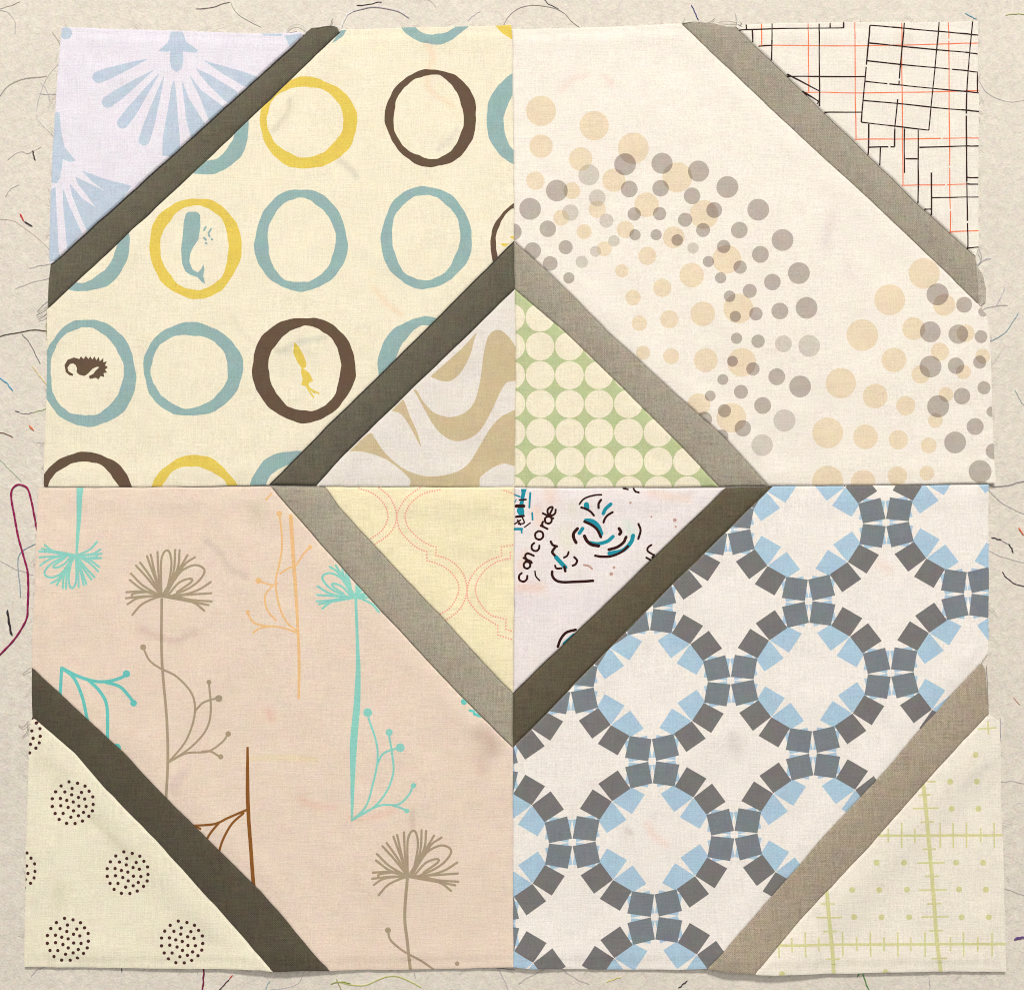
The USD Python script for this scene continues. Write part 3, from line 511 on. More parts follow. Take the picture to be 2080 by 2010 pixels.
build_patch('flowers', 'main_patch', 'pale pink patch printed with fine taupe, teal, orange and brown flowers', pink, fp)
build_patch('strip_blc', 'inner_strip', 'light taupe strip beside the yellow quatrefoil patch', dk('taupe_strip_cotton_lower', (171, 160, 140)))
yl, yp = fabric('yellow_ogee_cotton', (249, 234, 192), warp=.12, weft=.18, grain=.18), fabric('ogee_pink_print', (248, 166, 148), **PLAIN)
OG = [[(225, 898), (285, 950), (318, 1020), (325, 1060), (310, 1120), (265, 1175), (200, 1218)], [(110, 900), (190, 930), (250, 985), (275, 1050), (265, 1100), (230, 1150), (165, 1192)],
      [(455, 898), (380, 955), (335, 1025), (326, 1065), (345, 1140), (400, 1205), (450, 1243), (495, 1260)], [(495, 1260), (497, 1312)], [(497, 1312), (560, 1330), (620, 1365), (665, 1420), (678, 1475), (655, 1540), (615, 1590), (560, 1620)],
      [(570, 908), (480, 930), (410, 980), (375, 1040), (375, 1080), (395, 1130), (450, 1185), (510, 1222), (548, 1233)], [(548, 1233), (548, 1282)], [(548, 1282), (600, 1297), (650, 1325), (695, 1375), (718, 1430), (723, 1490), (700, 1560), (660, 1610), (600, 1650)],
      [(1000, 1220), (920, 1233)], [(920, 1233), (920, 1285)], [(920, 1285), (850, 1310), (780, 1360), (738, 1425), (724, 1490), (738, 1545), (790, 1610), (850, 1650), (898, 1680)], [(898, 1680), (900, 1733)], [(900, 1733), (990, 1762)],
      [(970, 1265), (970, 1298)], [(970, 1298), (890, 1320), (820, 1372), (778, 1440), (775, 1500), (810, 1570), (860, 1620), (945, 1645)], [(945, 1645), (945, 1700)], [(945, 1700), (990, 1715)], [(935, 912), (990, 932)]]
op = []
for q in OG:
    p = px('E', q); ln = LineString(spline(p, 2))
    k = max(2, int(ln.length / 5.2))
    op.append(('printed_dotted_line', unary_union([Polygon(to_world(np.array(ln.interpolate(t, normalized=True).coords[0]) + 1.9 * np.array([(math.cos(a), math.sin(a)) for a in np.linspace(0, 6.283, 7)[:-1]]))) for t in np.linspace(0, 1, k + 1)]), yp))
build_patch('ogee', 'inner_patch', 'pale yellow inner patch printed with dotted pink quatrefoil outlines', yl, op)
build_patch('strip_bl', 'corner_strip', 'dark brown strip beside the dotted circle corner', dk('brown_strip_cotton', (88, 80, 64)))
cl, cd = fabric('cream_cluster_cotton', (244, 234, 206), **PLAIN), fabric('cluster_brown_print', (78, 42, 38), **PLAIN)
DOT = [(392, 692), (441, 700), (484, 716), (507, 745), (528, 777), (530, 820), (525, 857), (504, 888), (468, 915), (426, 929), (378, 928), (336, 906), (313, 872), (297, 832), (297, 788), (315, 749), (346, 716), (409, 730), (463, 752), (481, 790), (489, 832), (474, 866), (445, 885), (402, 893), (358, 872), (344, 828), (342, 787), (367, 750), (406, 766), (445, 781), (447, 830), (417, 857), (386, 838), (378, 798), (415, 807)]
build_patch('clusters', 'corner_patch', 'cream corner patch printed with round clusters of small brown dots', cl,
            [('printed_dot_cluster', unary_union([disc(*px('G', [(u - 415 + cx, v - 810 + cy)])[0], 3.5) for u, v in DOT]), cd) for cx, cy in [(415, 810), (728, 1207), (389, 1586), (1040, 1598), (113, 423), (85, 1190)]])

# ---- lower right block
tx, tk, tt, tb = fabric('white_sketch_cotton', (242, 230, 224), **PLAIN), fabric('sketch_black_print', (52, 20, 18), **PLAIN), fabric('sketch_teal_print', (32, 146, 162), **PLAIN), fabric('sketch_tan_print', (196, 160, 145), **PLAIN)
K = lambda q, w: stroke(px('K', q), w * 1.22 / 5.261)
def letter(c, size, *paths):
    d, u = np.array([0.437, -0.90]), np.array([-0.90, -0.437])
    return [[tuple(np.array(c) + size * (d * x + u * y)) for x, y in q] for q in paths]
ROUND = [(0.75, 0.72), (0, 1), (-0.85, 0.6), (-1, 0), (-0.8, -0.68), (0, -1), (0.75, -0.75)]
BOWL = [(0.8, 0.6), (0, 1), (-0.85, 0.55), (-1, 0), (-0.8, -0.65), (0, -1), (0.8, -0.6), (1, 0), (0.8, 0.62)]
LETTERS = [letter((118, 1010), 45, ROUND), letter((160, 880), 36, BOWL, [(0.9, 0.9), (1.0, -0.6), (1.25, -1.0)]), letter((180, 793), 42, [(-0.8, 1.1), (-0.8, -1)], [(-0.8, 0.3), (-0.2, 0.95), (0.6, 0.8), (0.8, 0), (0.8, -1)]),
           letter((250, 687), 42, ROUND), letter((290, 562), 45, BOWL), letter((352, 458), 40, [(-0.5, 1), (-0.5, -1)], [(-0.5, 0.3), (0.1, 0.9), (0.7, 0.9)]), letter((388, 398), 38, BOWL, [(1, 2.2), (1, -1.05)]),
           letter((422, 305), 44, [(-0.9, 0.05), (0.9, 0.1), (0.8, 0.62), (0, 1), (-0.8, 0.62), (-1, 0), (-0.75, -0.7), (0, -1), (0.8, -0.75)])]
tp = [('printed_stroke', K(q, w), tt) for q, w in [([(795, 235), (800, 272)], 46), ([(1055, 230), (1000, 280), (975, 330)], 32), ([(790, 405), (860, 412), (920, 462), (955, 545)], 38), ([(755, 490), (720, 540)], 32), ([(830, 640), (920, 652), (1020, 625), (1080, 575)], 32), ([(1295, 565), (1270, 640), (1180, 725), (1040, 755)], 36), ([(470, 795), (510, 840), (570, 905)], 38), ([(560, 1720), (660, 1630)], 34),
      ([(195, 110), (185, 265)], 18), ([(215, 325), (220, 395)], 16), ([(25, 495), (105, 495)], 24), ([(100, 500), (105, 535)], 16), ([(30, 130), (85, 150)], 14), ([(30, 212), (45, 180)], 10)]]
tp += [('printed_stroke', area(px('K', [(95, 66), (157, 66), (140, 130), (130, 190), (120, 250), (130, 300), (130, 350), (75, 350), (50, 310), (55, 280), (70, 260), (90, 180), (100, 110)]), False), tt)]
tp += [('printed_stroke', K(q, w), tk) for q, w in [([(720, 230), (760, 180), (820, 150), (900, 132), (955, 130)], 16), ([(950, 185), (925, 225), (925, 270)], 22), ([(740, 265), (790, 280), (840, 310), (875, 350)], 20), ([(1075, 315), (1020, 350), (990, 390), (978, 425)], 20), ([(775, 415), (850, 450), (910, 500), (950, 580)], 25), ([(700, 490), (660, 540), (660, 590), (685, 640)], 28), ([(775, 570), (800, 620), (850, 660), (925, 675)], 30),
      ([(1145, 490), (1165, 525), (1150, 550)], 28), ([(1220, 580), (1190, 640), (1120, 690), (1035, 715)], 26), ([(890, 780), (960, 790), (1060, 785), (1170, 740), (1240, 680)], 22), ([(1352, 440), (1375, 510), (1350, 600)], 20), ([(415, 630), (435, 665), (480, 680)], 22), ([(460, 690), (430, 740), (455, 775)], 24), ([(605, 740), (590, 780), (555, 800)], 18), ([(665, 795), (695, 830), (680, 870), (650, 885)], 20), ([(460, 885), (475, 915), (530, 915)], 18), ([(560, 900), (570, 945)], 24),
      ([(430, 950), (430, 990), (460, 1035), (520, 1060), (650, 1060), (865, 1048)], 24), ([(245, 945), (255, 1000), (295, 1045)], 14), ([(1490, 665), (1455, 690), (1450, 730), (1520, 775)], 18), ([(1435, 800), (1480, 825)], 18), ([(1520, 770), (1500, 800)], 18), ([(1190, 62), (1240, 72)], 16), ([(1300, 65), (1320, 95), (1355, 105)], 18), ([(490, 1750), (520, 1670), (580, 1600), (680, 1570)], 24),
      ([(80, 185), (150, 180)], 16), ([(45, 250), (125, 250)], 30), ([(45, 365), (125, 355)], 22), ([(30, 440), (90, 400)], 14), ([(60, 400), (90, 450)], 14), ([(110, 370), (130, 430), (70, 440)], 14), ([(135, 475), (195, 430)], 12)]]
tp += [('printed_letter', unary_union([K(q, 19) for q in l]), tk) for l in LETTERS]
tp += [('printed_stroke', disc(*px('K', [(u, v)])[0], r / 5.261), tb) for u, v, r in [(1265, 215, 13), (1490, 365, 11), (1740, 400, 20), (1750, 470, 12), (1090, 905, 15), (1060, 975, 20)]] + [('printed_stroke', K([(770, 880), (820, 890), (855, 920)], 18), tb)]
build_patch('sketch', 'inner_patch', 'white inner patch printed with ink and teal sketches and handwriting', tx, tp)
build_patch('strip_brc', 'inner_strip', 'dark brown strip above the linked ring patch', dk('brown_strip_cotton_inner', (98, 88, 69)))
sq, sb, ss, sl = fabric('cream_link_cotton', (248, 238, 226), **PLAIN), fabric('link_brown_print', (124, 120, 117), **PLAIN), fabric('link_slate_print', (127, 132, 135), **PLAIN), fabric('link_blue_print', (178, 204, 220), **PLAIN)
CL = np.array([(1800.7, 1059.3), (1644.3, 1221.1), (1806.8, 1365), (1484.3, 1382.9), (1653.2, 1534.6), (1490.7, 1688.2), (1159.6, 1707.9), (1325.7, 1547.1), (1332.9, 1863.2)])
LAT = np.array([(1, 0), (0, 1), (1, 2), (-1, 2), (0, 3), (-1, 4), (-3, 4), (-2, 3), (-2, 5)], float)      # in half periods
A_ = np.column_stack([LAT, np.ones(9)]); FIT, *_ = np.linalg.lstsq(A_, to_world(CL), rcond=None)
def lat(i, j): return np.array([i, j, 1.0]) @ FIT
HX, HY = FIT[0], FIT[1]
def link(i, j, k, scale=1.0):
    """Square k of the ring of sixteen about lattice point (i, j)."""
    c = lat(i, j); a = math.radians(11.25 + 22.5 * k)
    e, n = np.array([math.cos(a), math.sin(a)]), np.array([-math.sin(a), math.cos(a)])
    at = lambda r, t: c + HX * (e[0] * r + n[0] * t) + HY * (e[1] * r + n[1] * t)
    q = [at(0.700, -0.137), at(0.988, -0.147), at(0.988, 0.147), at(0.700, 0.137)]
    return Polygon(q)
lp = []
for i in range(-7, 6):
    for j in range(-3, 8):
        if i % 2 == 1 and j % 2 == 1: lp += [('printed_square', link(i, j, k), sl) for k in range(16)]
for i in range(-7, 6):
    for j in range(-3, 8):
        if i % 2 == 0 and j % 2 == 0: lp += [('printed_square', link(i, j, k), ss if k % 4 in (0, 3) else sb) for k in range(16)]
lp = [q for q in lp if q[1].intersects(POLY['squares'])]
build_patch('squares', 'main_patch', 'cream patch printed with linked rings of grey and blue squares', sq, lp)
build_patch('strip_br', 'corner_strip', 'light brown strip beside the green ruled corner', dk('tan_strip_cotton', (172, 156, 134)))
rc, rl = fabric('cream_ruler_cotton', (246, 235, 216), **PLAIN), fabric('ruler_green_print', (221, 215, 155), **PLAIN)
I = lambda q, w: stroke(px('I', q), w / 2.8)
rpn = [('printed_line', I(q, w), rl) for q, w in [([(1385, 690), (1410, 950), (1440, 1300), (1465, 1610), (1487, 1780)], 22), ([(838, 1310), (850, 1460), (865, 1620), (876, 1780)], 22), ([(1120, 996), (1860, 995)], 14), ([(540, 1616), (1870, 1612)], 14)]]
tick = []
lx = lambda y: np.interp(y, [690, 950, 1300, 1610, 1780], [1385, 1410, 1440, 1465, 1487])
for y, l in [(690, 70), (765, 30), (840, 70), (918, 35), (1072, 35), (1150, 76), (1226, 35), (1304, 76), (1382, 36), (1457, 76), (1536, 36), (1692, 40)]: tick.append([(lx(y) - l, y + 2), (lx(y) + l, y)])
for y, l in [(1385, 36), (1462, 70), (1541, 36), (1695, 36)]: x = np.interp(y, [1310, 1780], [838, 876]); tick.append([(x - l, y), (x + l, y)])
for k, x in enumerate([1185, 1262, 1337, 1482, 1556, 1632, 1712, 1790]): l = 36 if k % 2 == 0 and k != 4 else 68; tick.append([(x, 995 - l), (x, 995 + l)])
for k, x in enumerate([560, 635, 712, 790, 927, 1007, 1085, 1162, 1240, 1314, 1395, 1540, 1614, 1695, 1775]): l = 66 if k % 2 == 0 else 36; tick.append([(x, 1613 - l), (x, 1613 + l)])
tick.append([(1700, 392), (1800, 385)]); tick.append([(1755, 350), (1757, 420)])
rpn += [('printed_tick', I(q, 9), rl) for q in tick]
rpn += [('printed_dot', berry('I', u, v, 17), rl) for u, v in [(1683, 538), (1538, 690), (1690, 690), (1548, 845), (1700, 845), (1120, 1150), (1275, 1150), (1572, 1150), (1725, 1150), (982, 1305), (1135, 1305), (1292, 1303), (1588, 1302), (1742, 1303), (993, 1460), (1148, 1460), (1305, 1460), (1603, 1460), (1757, 1460), (575, 1772), (1170, 1770)]]
build_patch('ruler', 'corner_patch', 'cream corner patch printed with pale green ruled lines and dots', rc, rpn)

# ------------------------------------------------------------------ threads
GREYS = {'mauve_grey': (216, 203, 199), 'pale_grey': (233, 225, 217), 'brown_grey': (198, 181, 171), 'lilac_grey': (214, 206, 213), 'off_white': (247, 241, 234), 'tan': (228, 212, 191)}
def thread_mat(key, rgb):
    rgb = tuple(c + (255 - c) * 0.10 for c in rgb)
    return fabric('thread_' + key, rgb, warp=0.0, weft=0.0, grain=0.42, tint=False, blotch=0.0, alpha=0.5 if key in GREYS or key in ('nap', 'fuzz') else 0.9)
def tube(p, r, sides=6, ends=True, twist=0.12):
    """A round thread along the points (n, 3) that narrows at its cut ends."""
    n = len(p); t = np.gradient(p, axis=0); t /= np.maximum(np.linalg.norm(t, axis=1, keepdims=True), 1e-12)
    s = np.cross(t, [0, 0, 1.0]); s /= np.maximum(np.linalg.norm(s, axis=1, keepdims=True), 1e-12); u = np.cross(s, t)
    L = np.r_[0, np.cumsum(np.linalg.norm(np.diff(p, axis=0), axis=1))]
    rr = np.full(n, r)
    if ends:
        e = np.minimum(L, L[-1] - L); rr = r * np.clip(0.35 + e / (3.5 * r), 0.35, 1)
    a = np.linspace(0, 2 * math.pi, sides, endpoint=False)
    k = 1 + twist * np.sin(2 * (a[None, :] + (L / (r * 3.2))[:, None]))
    v = (p[:, None] + (rr[:, None] * k)[..., None] * (np.cos(a)[None, :, None] * s[:, None] + np.sin(a)[None, :, None] * u[:, None])).reshape(-1, 3)
    i, j = np.meshgrid(np.arange(n - 1), np.arange(sides), indexing='ij'); j2 = (j + 1) % sides
    f = np.stack([i * sides + j, i * sides + j2, (i + 1) * sides + j2, (i + 1) * sides + j], -1).reshape(-1, 4)
    f = np.vstack([f[:, [0, 1, 2]], f[:, [0, 2, 3]]])
    v = np.vstack([v, p[:1], p[-1:]]); c0, c1 = len(v) - 2, len(v) - 1
    caps = [(c0, (q + 1) % sides, q) for q in range(sides)] + [(c1, (n - 1) * sides + q, (n - 1) * sides + (q + 1) % sides) for q in range(sides)]
    return v, np.vstack([f, caps])[:, ::-1]
def thread_path(c, q, r, high=0.0, over=False):
    w = to_world(spline(px(c, q), 1.6), 0.0004)
    s = np.linspace(0, 1, len(w)); ph = rng.uniform(0, 6)
    w = w + 0.00009 * np.column_stack([np.sin(ph + 17 * s), np.cos(2 * ph + 13 * s)]) * (len(w) > 14)
    z = flannel_height(w[:, 0], w[:, 1]) + r * 0.25 + 0.00003 + high * np.abs(np.sin(ph + 5 * s)) * np.clip(np.minimum(s, 1 - s) * 6, 0, 1)
    if over: z = np.maximum(z, Z_TOP + 0.0002)
    return np.column_stack([w, z])
def thread(label, key, rgb, c, q, r=0.00016, more=None, cat='thread', high=0.00002):
    """A loose thread; more = [(key, rgb, crop, points)] for the differently coloured ends of the same thread."""
    path = numbered('/World/thread')
    if not more:
        v, f = tube(thread_path(c, q, r, high), r)
        pr = usdkit.mesh(stage, path, (v, f), thread_mat(key, rgb), smooth=True).GetPrim()
    else:
        pr = UsdGeom.Xform.Define(stage, path).GetPrim()
        for k2, rgb2, c2, q2 in [(key, rgb, c, q)] + more:
            v, f = tube(thread_path(c2, q2, r, high), r)
            p2 = usdkit.mesh(stage, numbered(path + '/' + k2 + '_length'), (v, f), thread_mat(k2, rgb2), smooth=True).GetPrim()
    data(pr, label=label, category=cat)
def grey(label, key, c, q, r=0.00011, **k): thread(label, key, GREYS[key], c, q, r * 1.35, **k)

grey('short grey thread crossing the very top left corner of the flannel', 'brown_grey', 'A', [(-20, 52), (60, 30), (112, 8)])
grey('pale grey curved thread bending down near the top left corner', 'pale_grey', 'A', [(-10, 50), (50, 75), (85, 130), (80, 195)], 0.00014)
grey('short grey thread ending at the top of the lavender corner patch', 'brown_grey', 'A', [(295, 180), (325, 225), (350, 275)])
grey('brownish grey thread arching in from the left edge beside the lavender patch', 'brown_grey', 'A', [(-20, 570), (30, 500), (90, 460), (180, 440), (265, 430)], 0.00015)
grey('long off-white thread bowed along the left side of the lavender patch', 'off_white', 'A', [(345, 345), (270, 430), (225, 530), (205, 620), (225, 690), (310, 780)], 0.00013)
grey('small lilac grey thread running flat into the lavender patch edge', 'lilac_grey', 'A', [(215, 530), (270, 534), (335, 530)], 0.00013)
grey('tiny lilac grey thread slanting inside the bowed off-white thread', 'lilac_grey', 'A', [(225, 465), (262, 510), (282, 575)], 0.00012)
grey('crinkled grey thread lying above the dark speck left of the lavender patch', 'mauve_grey', 'A', [(40, 908), (80, 875), (125, 860), (160, 870), (232, 832)])
thread('tiny dark brown thread clipping left of the lavender patch', 'dark_brown', (62, 44, 40), 'A', [(182, 852), (189, 885), (196, 912)], 0.00024)
grey('short curved grey wisp above the red and black clipping', 'mauve_grey', 'A', [(25, 1120), (60, 1070), (108, 1048)])
thread('tiny thread clipping, half red and half black, left of the lavender patch', 'red', (214, 52, 40), 'A', [(110, 1212), (132, 1256)], 0.00030, [('black', (52, 44, 48), 'A', [(134, 1258), (182, 1286)])])
grey('long tan thread slanting down to the bottom tip of the lavender patch', 'tan', 'A', [(-20, 1243), (60, 1250), (130, 1290), (210, 1350), (285, 1425)], 0.00011)
grey('short lilac grey thread at the left end of the dark olive strip', 'lilac_grey', 'A', [(162, 1525), (220, 1510), (290, 1498)], 0.00013)
grey('pale grey thread slanting out from the lower half of the olive strip end', 'pale_grey', 'A', [(80, 1645), (160, 1610), (285, 1578)], 0.00013)
thread('dark twisted brown thread crossing from the left edge to the ring patch', 'dark_twist', (92, 78, 64), 'D', [(-20, 40), (50, 24), (120, 10), (200, 0), (275, 5)], 0.00020)
thread('charcoal grey thread hanging below the dark twisted brown thread', 'charcoal', (126, 118, 120), 'D', [(122, 20), (170, 80), (200, 140), (226, 192)], 0.00015)
thread('yellow thread touching the left edge of the seahorse ring', 'yellow', (232, 204, 132), 'D', [(182, 205), (215, 250), (265, 315)], 0.00015)
thread('short bright blue thread at the left edge of the picture', 'blue', (104, 172, 200), 'D', [(-15, 270), (30, 295), (72, 348)], 0.00026)
thread('thread with a black tip and pale green end left of the seahorse ring', 'green', (186, 200, 142), 'D', [(185, 468), (270, 446)], 0.00016, [('grey', (176, 166, 162), 'D', [(112, 472), (150, 476), (188, 468)]), ('black', (52, 44, 48), 'D', [(82, 460), (112, 468)])])
thread('tiny orange fluff speck left of the ring patch', 'orange', (232, 112, 66), 'D', [(163, 542), (178, 560), (192, 572)], 0.00032)
thread('short brown thread below the bright blue one at the left edge', 'brown', (112, 74, 60), 'D', [(-5, 582), (35, 592), (72, 612)], 0.00018)
thread('pale green thread running down to the top of the maroon loop', 'pale_green', (176, 192, 156), 'D', [(-15, 725), (60, 800), (122, 862)], 0.00015)
thread('tiny pale lilac thread stub left of the brown ring', 'lilac_grey', GREYS['lilac_grey'], 'D', [(190, 642), (262, 640)], 0.00010)
thread('long maroon thread looping beside the pale pink flower patch', 'maroon', (150, 0, 70), 'D', [(222, 1180), (205, 1120), (195, 1060), (180, 980), (160, 910), (130, 885), (95, 882), (66, 910), (62, 960), (80, 1060), (100, 1160), (130, 1270), (155, 1370), (158, 1460), (155, 1560), (152, 1630), (125, 1690), (70, 1770), (-20, 1862)], 0.00034, high=0.0001)
thread('blue grey thread curving out from under the pink patch behind the maroon loop', 'blue_grey', (146, 166, 174), 'D', [(225, 1205), (140, 1245), (105, 1290), (100, 1370), (112, 1450), (112, 1522)], 0.00018, high=0.0)
grey('mauve grey thread crossing the maroon thread near the left edge', 'mauve_grey', 'D', [(-15, 1303), (80, 1355), (190, 1393)], 0.00013)
thread('thick black thread sliver left of the maroon thread', 'black_sliver', (30, 24, 28), 'D', [(40, 1592), (46, 1640), (54, 1690), (66, 1740)], 0.00036)
thread('white thread rising from the tip of the olive strip at the top', 'white', (240, 236, 232), 'B', [(-5, 190), (15, 140), (35, 95), (78, 58)], 0.00022)
thread('lilac grey thread arching over the top edge of the ring patch', 'lilac', (188, 176, 182), 'B', [(70, 64), (130, 48), (200, 40), (310, 56), (398, 102)], 0.00022)
thread('small black thread on top of the lilac grey arch', 'black_top', (66, 56, 56), 'B', [(95, 28), (150, 26), (200, 14), (238, 10)], 0.00017)
thread('long taupe thread arching over the join of the two upper patches', 'taupe', (186, 172, 158), 'B', [(925, 160), (960, 90), (1020, 45), (1110, 28), (1210, 40), (1280, 75), (1320, 120), (1385, 168)], 0.00014)
thread('short dark thread on the taupe arch at the top', 'charcoal_top', (86, 76, 82), 'B', [(1160, -8), (1190, 20), (1248, 50)], 0.00014)
grey('faint lilac thread in the middle between the two top arches', 'lilac_grey', 'B', [(730, 115), (760, 85), (800, 62)], 0.00010)
grey('faint pale thread at the top edge right of the black one', 'pale_grey', 'B', [(490, -10), (530, 15), (550, 45)], 0.00010)
thread('grey brown thread above the lavender patch near the top edge', 'grey_brown', (138, 118, 112), 'A', [(1112, 46), (1180, 45), (1250, 25), (1305, 8)], 0.00016)
thread('pale green grey thread curving down above the lavender patch', 'green_grey', (188, 190, 172), 'A', [(1312, 8), (1330, 55), (1400, 110), (1485, 152)], 0.00013)
thread('short navy blue thread above the light taupe strip', 'navy', (42, 46, 124), 'C', [(70, 26), (90, 70), (108, 114)], 0.00018)
thread('short pale blue thread above the right end of the grid patch', 'sky', (140, 198, 208), 'C', [(1626, 72), (1660, 92), (1694, 108)], 0.00020)
thread('lime green thread at the top right corner of the flannel', 'lime', (206, 212, 132), 'C', [(1858, 86), (1900, 78), (1975, 80)], 0.00018)
grey('pale cream thread curving right from the edge of the grid patch', 'pale_grey', 'C', [(1690, 435), (1740, 510), (1800, 555), (1880, 576), (1975, 568)], 0.00012)
grey('fuzzy lilac grey thread at the right tip of the grid patch', 'lilac_grey', 'C', [(1685, 1520), (1730, 1480), (1778, 1468)], 0.00018)
grey('short lilac grey thread standing diagonally right of the taupe strip end', 'lilac_grey', 'C', [(1803, 1740), (1830, 1690), (1856, 1633)], 0.00015)
grey('mauve thread pointing right from the last grey dot below the taupe strip', 'mauve_grey', 'C', [(1715, 1762), (1790, 1740), (1872, 1734)], 0.00015)
thread('blue grey thread curving up at the right of the dotted patch', 'teal_grey', (138, 164, 170), 'P', [(2005, 696), (2018, 690), (2030, 684), (2045, 672), (2054, 661), (2060, 650), (2070, 634)], 0.00016)
thread('pale teal thread at the right edge beside the dotted patch', 'pale_teal', (184, 200, 196), 'F', [(1912, 338), (1940, 395), (1962, 428)], 0.00015)
thread('thick grey thread leaving the right end of the middle seam', 'grey', (160, 152, 156), 'F', [(1765, 878), (1800, 890), (1860, 884), (1975, 856)], 0.00022)
grey('pale grey thread slanting down right of the top corner of the linked ring patch', 'pale_grey', 'F', [(1755, 905), (1850, 990), (1975, 1050)], 0.00018)
thread('short black thread, bent in the middle, right of the linked ring patch', 'black', (34, 28, 32), 'F', [(1775, 1178), (1838, 1196)], 0.00022, [('pale', (214, 204, 200), 'F', [(1838, 1196), (1872, 1216)]), ('black', (34, 28, 32), 'F', [(1872, 1216), (1892, 1240), (1901, 1272)])])
thread('dark plum thread below the bent black thread at the right edge', 'plum', (70, 54, 66), 'F', [(1838, 1372), (1870, 1415), (1930, 1450), (1975, 1458)], 0.00018)
thread('bright orange red thread bit at the right edge', 'orange_red', (236, 108, 72), 'F', [(1932, 1122), (1945, 1145), (1962, 1168)], 0.00028)
grey('long pale grey thread between the black and plum threads', 'pale_grey', 'F', [(1750, 1250), (1860, 1295), (1975, 1325)], 0.00014)
thread('small salmon thread bit right of the light brown strip end', 'salmon', (222, 166, 146), 'I', [(1902, 212), (1942, 258)], 0.00017)
grey('short grey thread right of the ruled corner patch, the upper one', 'mauve_grey', 'I', [(1830, 694), (1900, 690), (1975, 708)], 0.00013)
grey('grey thread slanting right of the ruled corner patch, the lower one', 'mauve_grey', 'I', [(1845, 1296), (1900, 1316), (1975, 1345)], 0.00013)
thread('thick purple thread stub at the lower right edge', 'purple', (92, 52, 122), 'I', [(1908, 1592), (1935, 1582), (1975, 1578)], 0.00042)
thread('maroon thread hanging down below the dotted circle corner', 'dark_maroon', (118, 8, 50), 'G', [(1158, 1735), (1156, 1800), (1150, 1890)], 0.00028)
thread('thread turning from red to dark brown below the dotted circle corner', 'red', (214, 52, 40), 'G', [(1322, 1792), (1302, 1815)], 0.00020, [('dark', (70, 44, 48), 'G', [(1302, 1815), (1275, 1846), (1232, 1892)])])
thread('tiny black thread stub under the bottom edge of the dotted circle corner', 'black_stub', (44, 36, 40), 'G', [(690, 1745), (691, 1778)], 0.00018)
grey('grey loop of thread at the bottom left corner of the block', 'mauve_grey', 'G', [(175, 1802), (205, 1764), (262, 1745)], 0.00014)
thread('small green thread at the bottom below the brown strip tip', 'leaf_green', (150, 160, 84), 'M', [(1565, 805), (1680, 770), (1780, 772), (1895, 790)], 0.00020)
thread('short olive thread crossing the small green one at the bottom', 'olive', (166, 160, 96), 'M', [(1660, 718), (1700, 820), (1745, 900)], 0.00018)
thread('long wavy yellow green thread below the pale pink patch', 'yellow_green', (192, 192, 104), 'H', [(-10, 1828), (80, 1850), (150, 1850), (250, 1805), (322, 1800), (400, 1830), (464, 1862)], 0.00018)
thread('short pale teal thread below the brown strip at the bottom edge', 'pale_teal', (184, 200, 196), 'M', [(475, 905), (520, 800), (562, 738)], 0.00020)
grey('thin lilac thread curving below the dark brown strip', 'lilac_grey', 'M', [(1135, 570), (1060, 740), (900, 850), (560, 892)], 0.00009)
grey('pale lilac thread hanging straight below the middle seam', 'lilac_grey', 'H', [(895, 1745), (940, 1830), (962, 1885)], 0.00013)
grey('mauve thread slanting left below the linked ring patch', 'mauve_grey', 'H', [(1015, 1842), (1080, 1800), (1170, 1758)], 0.00015)
grey('mauve thread slanting right below the linked ring patch', 'mauve_grey', 'H', [(1260, 1755), (1340, 1810), (1425, 1848)], 0.00014)
thread('short straw yellow thread below the linked ring patch', 'straw', (220, 208, 122), 'H', [(1518, 1832), (1602, 1803)], 0.00018)
thread('small black thread at the bottom edge left of the light brown strip', 'black_bottom', (48, 42, 46), 'P', [(1378, 2008), (1388, 1999), (1397, 1992)], 0.00022)
thread('bright green thread hanging below the ruled corner patch', 'bright_green', (96, 152, 72), 'I', [(1015, 1800), (1040, 1772), (1060, 1830), (1085, 1890)], 0.00022)
grey('thin lilac thread at the bottom right below the ruled corner patch', 'lilac_grey', 'I', [(1424, 1800), (1430, 1890)], 0.00010)

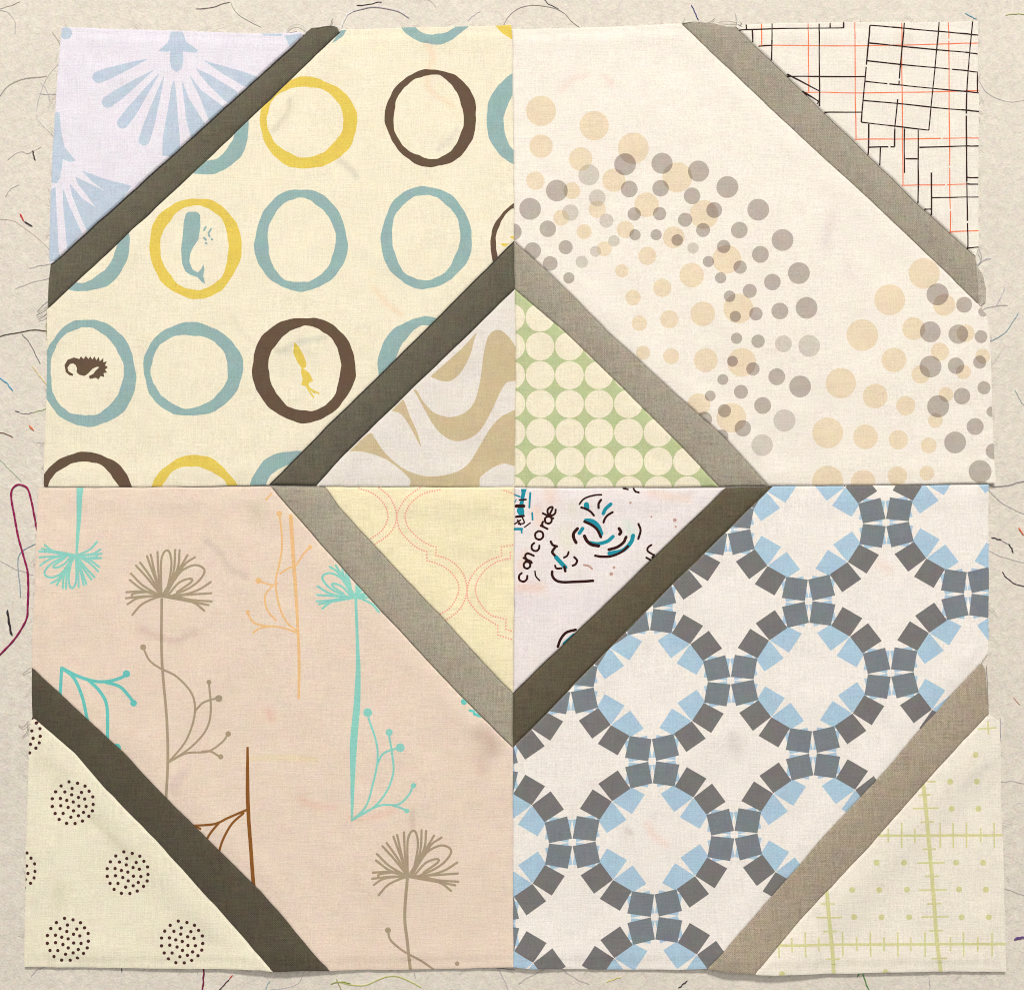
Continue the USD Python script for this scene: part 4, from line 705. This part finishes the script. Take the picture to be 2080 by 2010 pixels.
# ------------------------------------------------------------------ frayed ends that belong to the block
def fray(c, q, rgb, key, r=0.00010):
    w = to_world(spline(px(c, q), 1.6)); z = np.linspace(1, 0.35, len(w)) * Z_TOP + 0.00015
    v, f = tube(np.column_stack([w, z]), r)
    usdkit.mesh(stage, numbered('/World/quilt_block/frayed_thread'), (v, f), thread_mat(key, rgb), smooth=True)
FR = [('A', [(275, 1715), (245, 1735), (205, 1772)], (90, 84, 72), 'olive_fray'), ('A', [(272, 1755), (240, 1775), (200, 1792)], (90, 84, 72), 'olive_fray'), ('A', [(272, 1780), (245, 1800), (210, 1815)], (120, 112, 104), 'grey_fray'), ('A', [(268, 1770), (268, 1800), (255, 1812)], (90, 84, 72), 'olive_fray'),
      ('A', [(1718, 205), (1738, 190), (1735, 158), (1692, 135), (1645, 150), (1622, 188)], (240, 234, 230), 'white_fray'), ('A', [(1690, 182), (1610, 190), (1515, 196)], (150, 120, 124), 'mauve_fray'), ('A', [(1880, 155), (1883, 130), (1890, 104)], (110, 90, 78), 'brown_fray'),
      ('A', [(1800, 165), (1850, 150), (1900, 148), (1930, 165)], (84, 96, 70), 'olive_fray'), ('C', [(10, 138), (80, 125), (160, 128), (205, 100)], (150, 140, 122), 'taupe_fray'), ('C', [(210, 132), (270, 118), (330, 125)], (206, 196, 172), 'cream_fray'), ('C', [(325, 130), (328, 100), (322, 65)], (244, 240, 236), 'white_fray'), ('C', [(330, 140), (360, 150), (350, 120)], (196, 190, 186), 'grey_fray'),
      ('C', [(1703, 1420), (1722, 1470), (1698, 1510)], (176, 166, 176), 'lilac_fray'), ('C', [(1690, 1725), (1710, 1740), (1722, 1725)], (232, 228, 222), 'white_fray'),
      ('G', [(165, 345), (130, 380), (98, 370)], (190, 170, 156), 'tan_fray'), ('G', [(160, 360), (150, 410), (118, 440)], (190, 170, 156), 'tan_fray'), ('G', [(180, 40), (150, 60), (120, 84)], (176, 168, 156), 'tan_fray'),
      ('H', [(985, 1730), (880, 1745), (770, 1752)], (96, 78, 92), 'plum_fray'), ('H', [(1000, 1760), (900, 1752), (850, 1748)], (70, 60, 84), 'plum_fray'), ('I', [(400, 1772), (425, 1770), (432, 1785)], (232, 228, 222), 'white_fray'), ('M', [(600, 530), (640, 555), (665, 575)], (240, 234, 230), 'white_fray'),
      ('I', [(1745, 30), (1752, 120), (1762, 280)], (120, 110, 96), 'grey_fray'), ('P', [(95, 655), (93, 672), (95, 690)], (168, 150, 70), 'straw_fray'), ('I', [(1825, 330), (1830, 420), (1828, 470)], (196, 190, 196), 'lilac_fray')]
for f_ in FR: fray(*f_)
flap = Polygon(to_world(px('C', [(1684, 1465), (1700, 1520), (1728, 1560), (1745, 1640), (1745, 1715), (1712, 1737), (1690, 1725)]), 0.0009))
import trimesh
fm = trimesh.creation.extrude_polygon(flap, 0.0003, engine='earcut'); fm.apply_translation([0, 0, 0.00035])
pr = usdkit.mesh(stage, '/World/quilt_block/seam_allowance', fm, fabric('flap_cotton', (186, 176, 158), tint=False, **STRIP)).GetPrim()
data(pr, label='folded taupe seam allowance peeking out at the strip end')

# the loose yarn ends along the cut edges, too many to count
fv, ff, off = [], [], 0
for t in np.arange(0.002, RIM.length, 0.0008):
    if rng.random() < 0.45: continue
    p0 = np.array(RIM.interpolate(t).coords[0]); p1 = np.array(RIM.interpolate(t + 0.0005).coords[0]); d = (p1 - p0) / np.linalg.norm(p1 - p0)
    out = np.array([d[1], -d[0]]); 
    if OUTLINE.contains(Point(p0 + out * 0.001)): out = -out
    L = rng.gamma(1.6, 0.0006); bend = rng.normal(0, 0.8)
    s = np.linspace(0, 1, 5)[:, None]
    w = p0 - out * 0.0004 + out * L * s + d * bend * L * s ** 2
    v, f = tube(np.column_stack([w, Z_TOP - 0.0002 - 0.0006 * s[:, 0] ** 2]), 0.00006, 4)
    fv.append(v); ff.append(f + off); off += len(v)
pr = usdkit.mesh(stage, '/World/quilt_block/edge_fuzz', (np.vstack(fv), np.vstack(ff)), thread_mat('fuzz', (222, 212, 196)), smooth=True).GetPrim()
data(pr, kind='stuff')
# nap of the flannel: short curled fibres
fv, ff, off = [], [], 0
for _ in range(1500):
    x, y = rng.uniform(-0.175, 0.175), rng.uniform(-0.19, 0.185)
    if OUTLINE.contains(Point(x, y)): continue
    a, L, b = rng.uniform(0, 6.283), rng.uniform(0.0015, 0.005), rng.normal(0, 1.3)
    s = np.linspace(0, 1, 6); ang = a + b * s
    w = np.array([x, y]) + np.cumsum(np.column_stack([np.cos(ang), np.sin(ang)]) * L / 6, 0)
    v, f = tube(np.column_stack([w, flannel_height(w[:, 0], w[:, 1]) + 0.00001 + 0.00005 * rng.random() * np.sin(s * 3.14)]), rng.uniform(0.00002, 0.00003), 3)
    fv.append(v); ff.append(f + off); off += len(v)
pr = usdkit.mesh(stage, '/World/flannel_fuzz', (np.vstack(fv), np.vstack(ff)), thread_mat('nap', (234, 222, 204)), smooth=True).GetPrim()
data(pr, kind='stuff', label='short pale curled fibres of nap all over the flannel', category='fuzz')
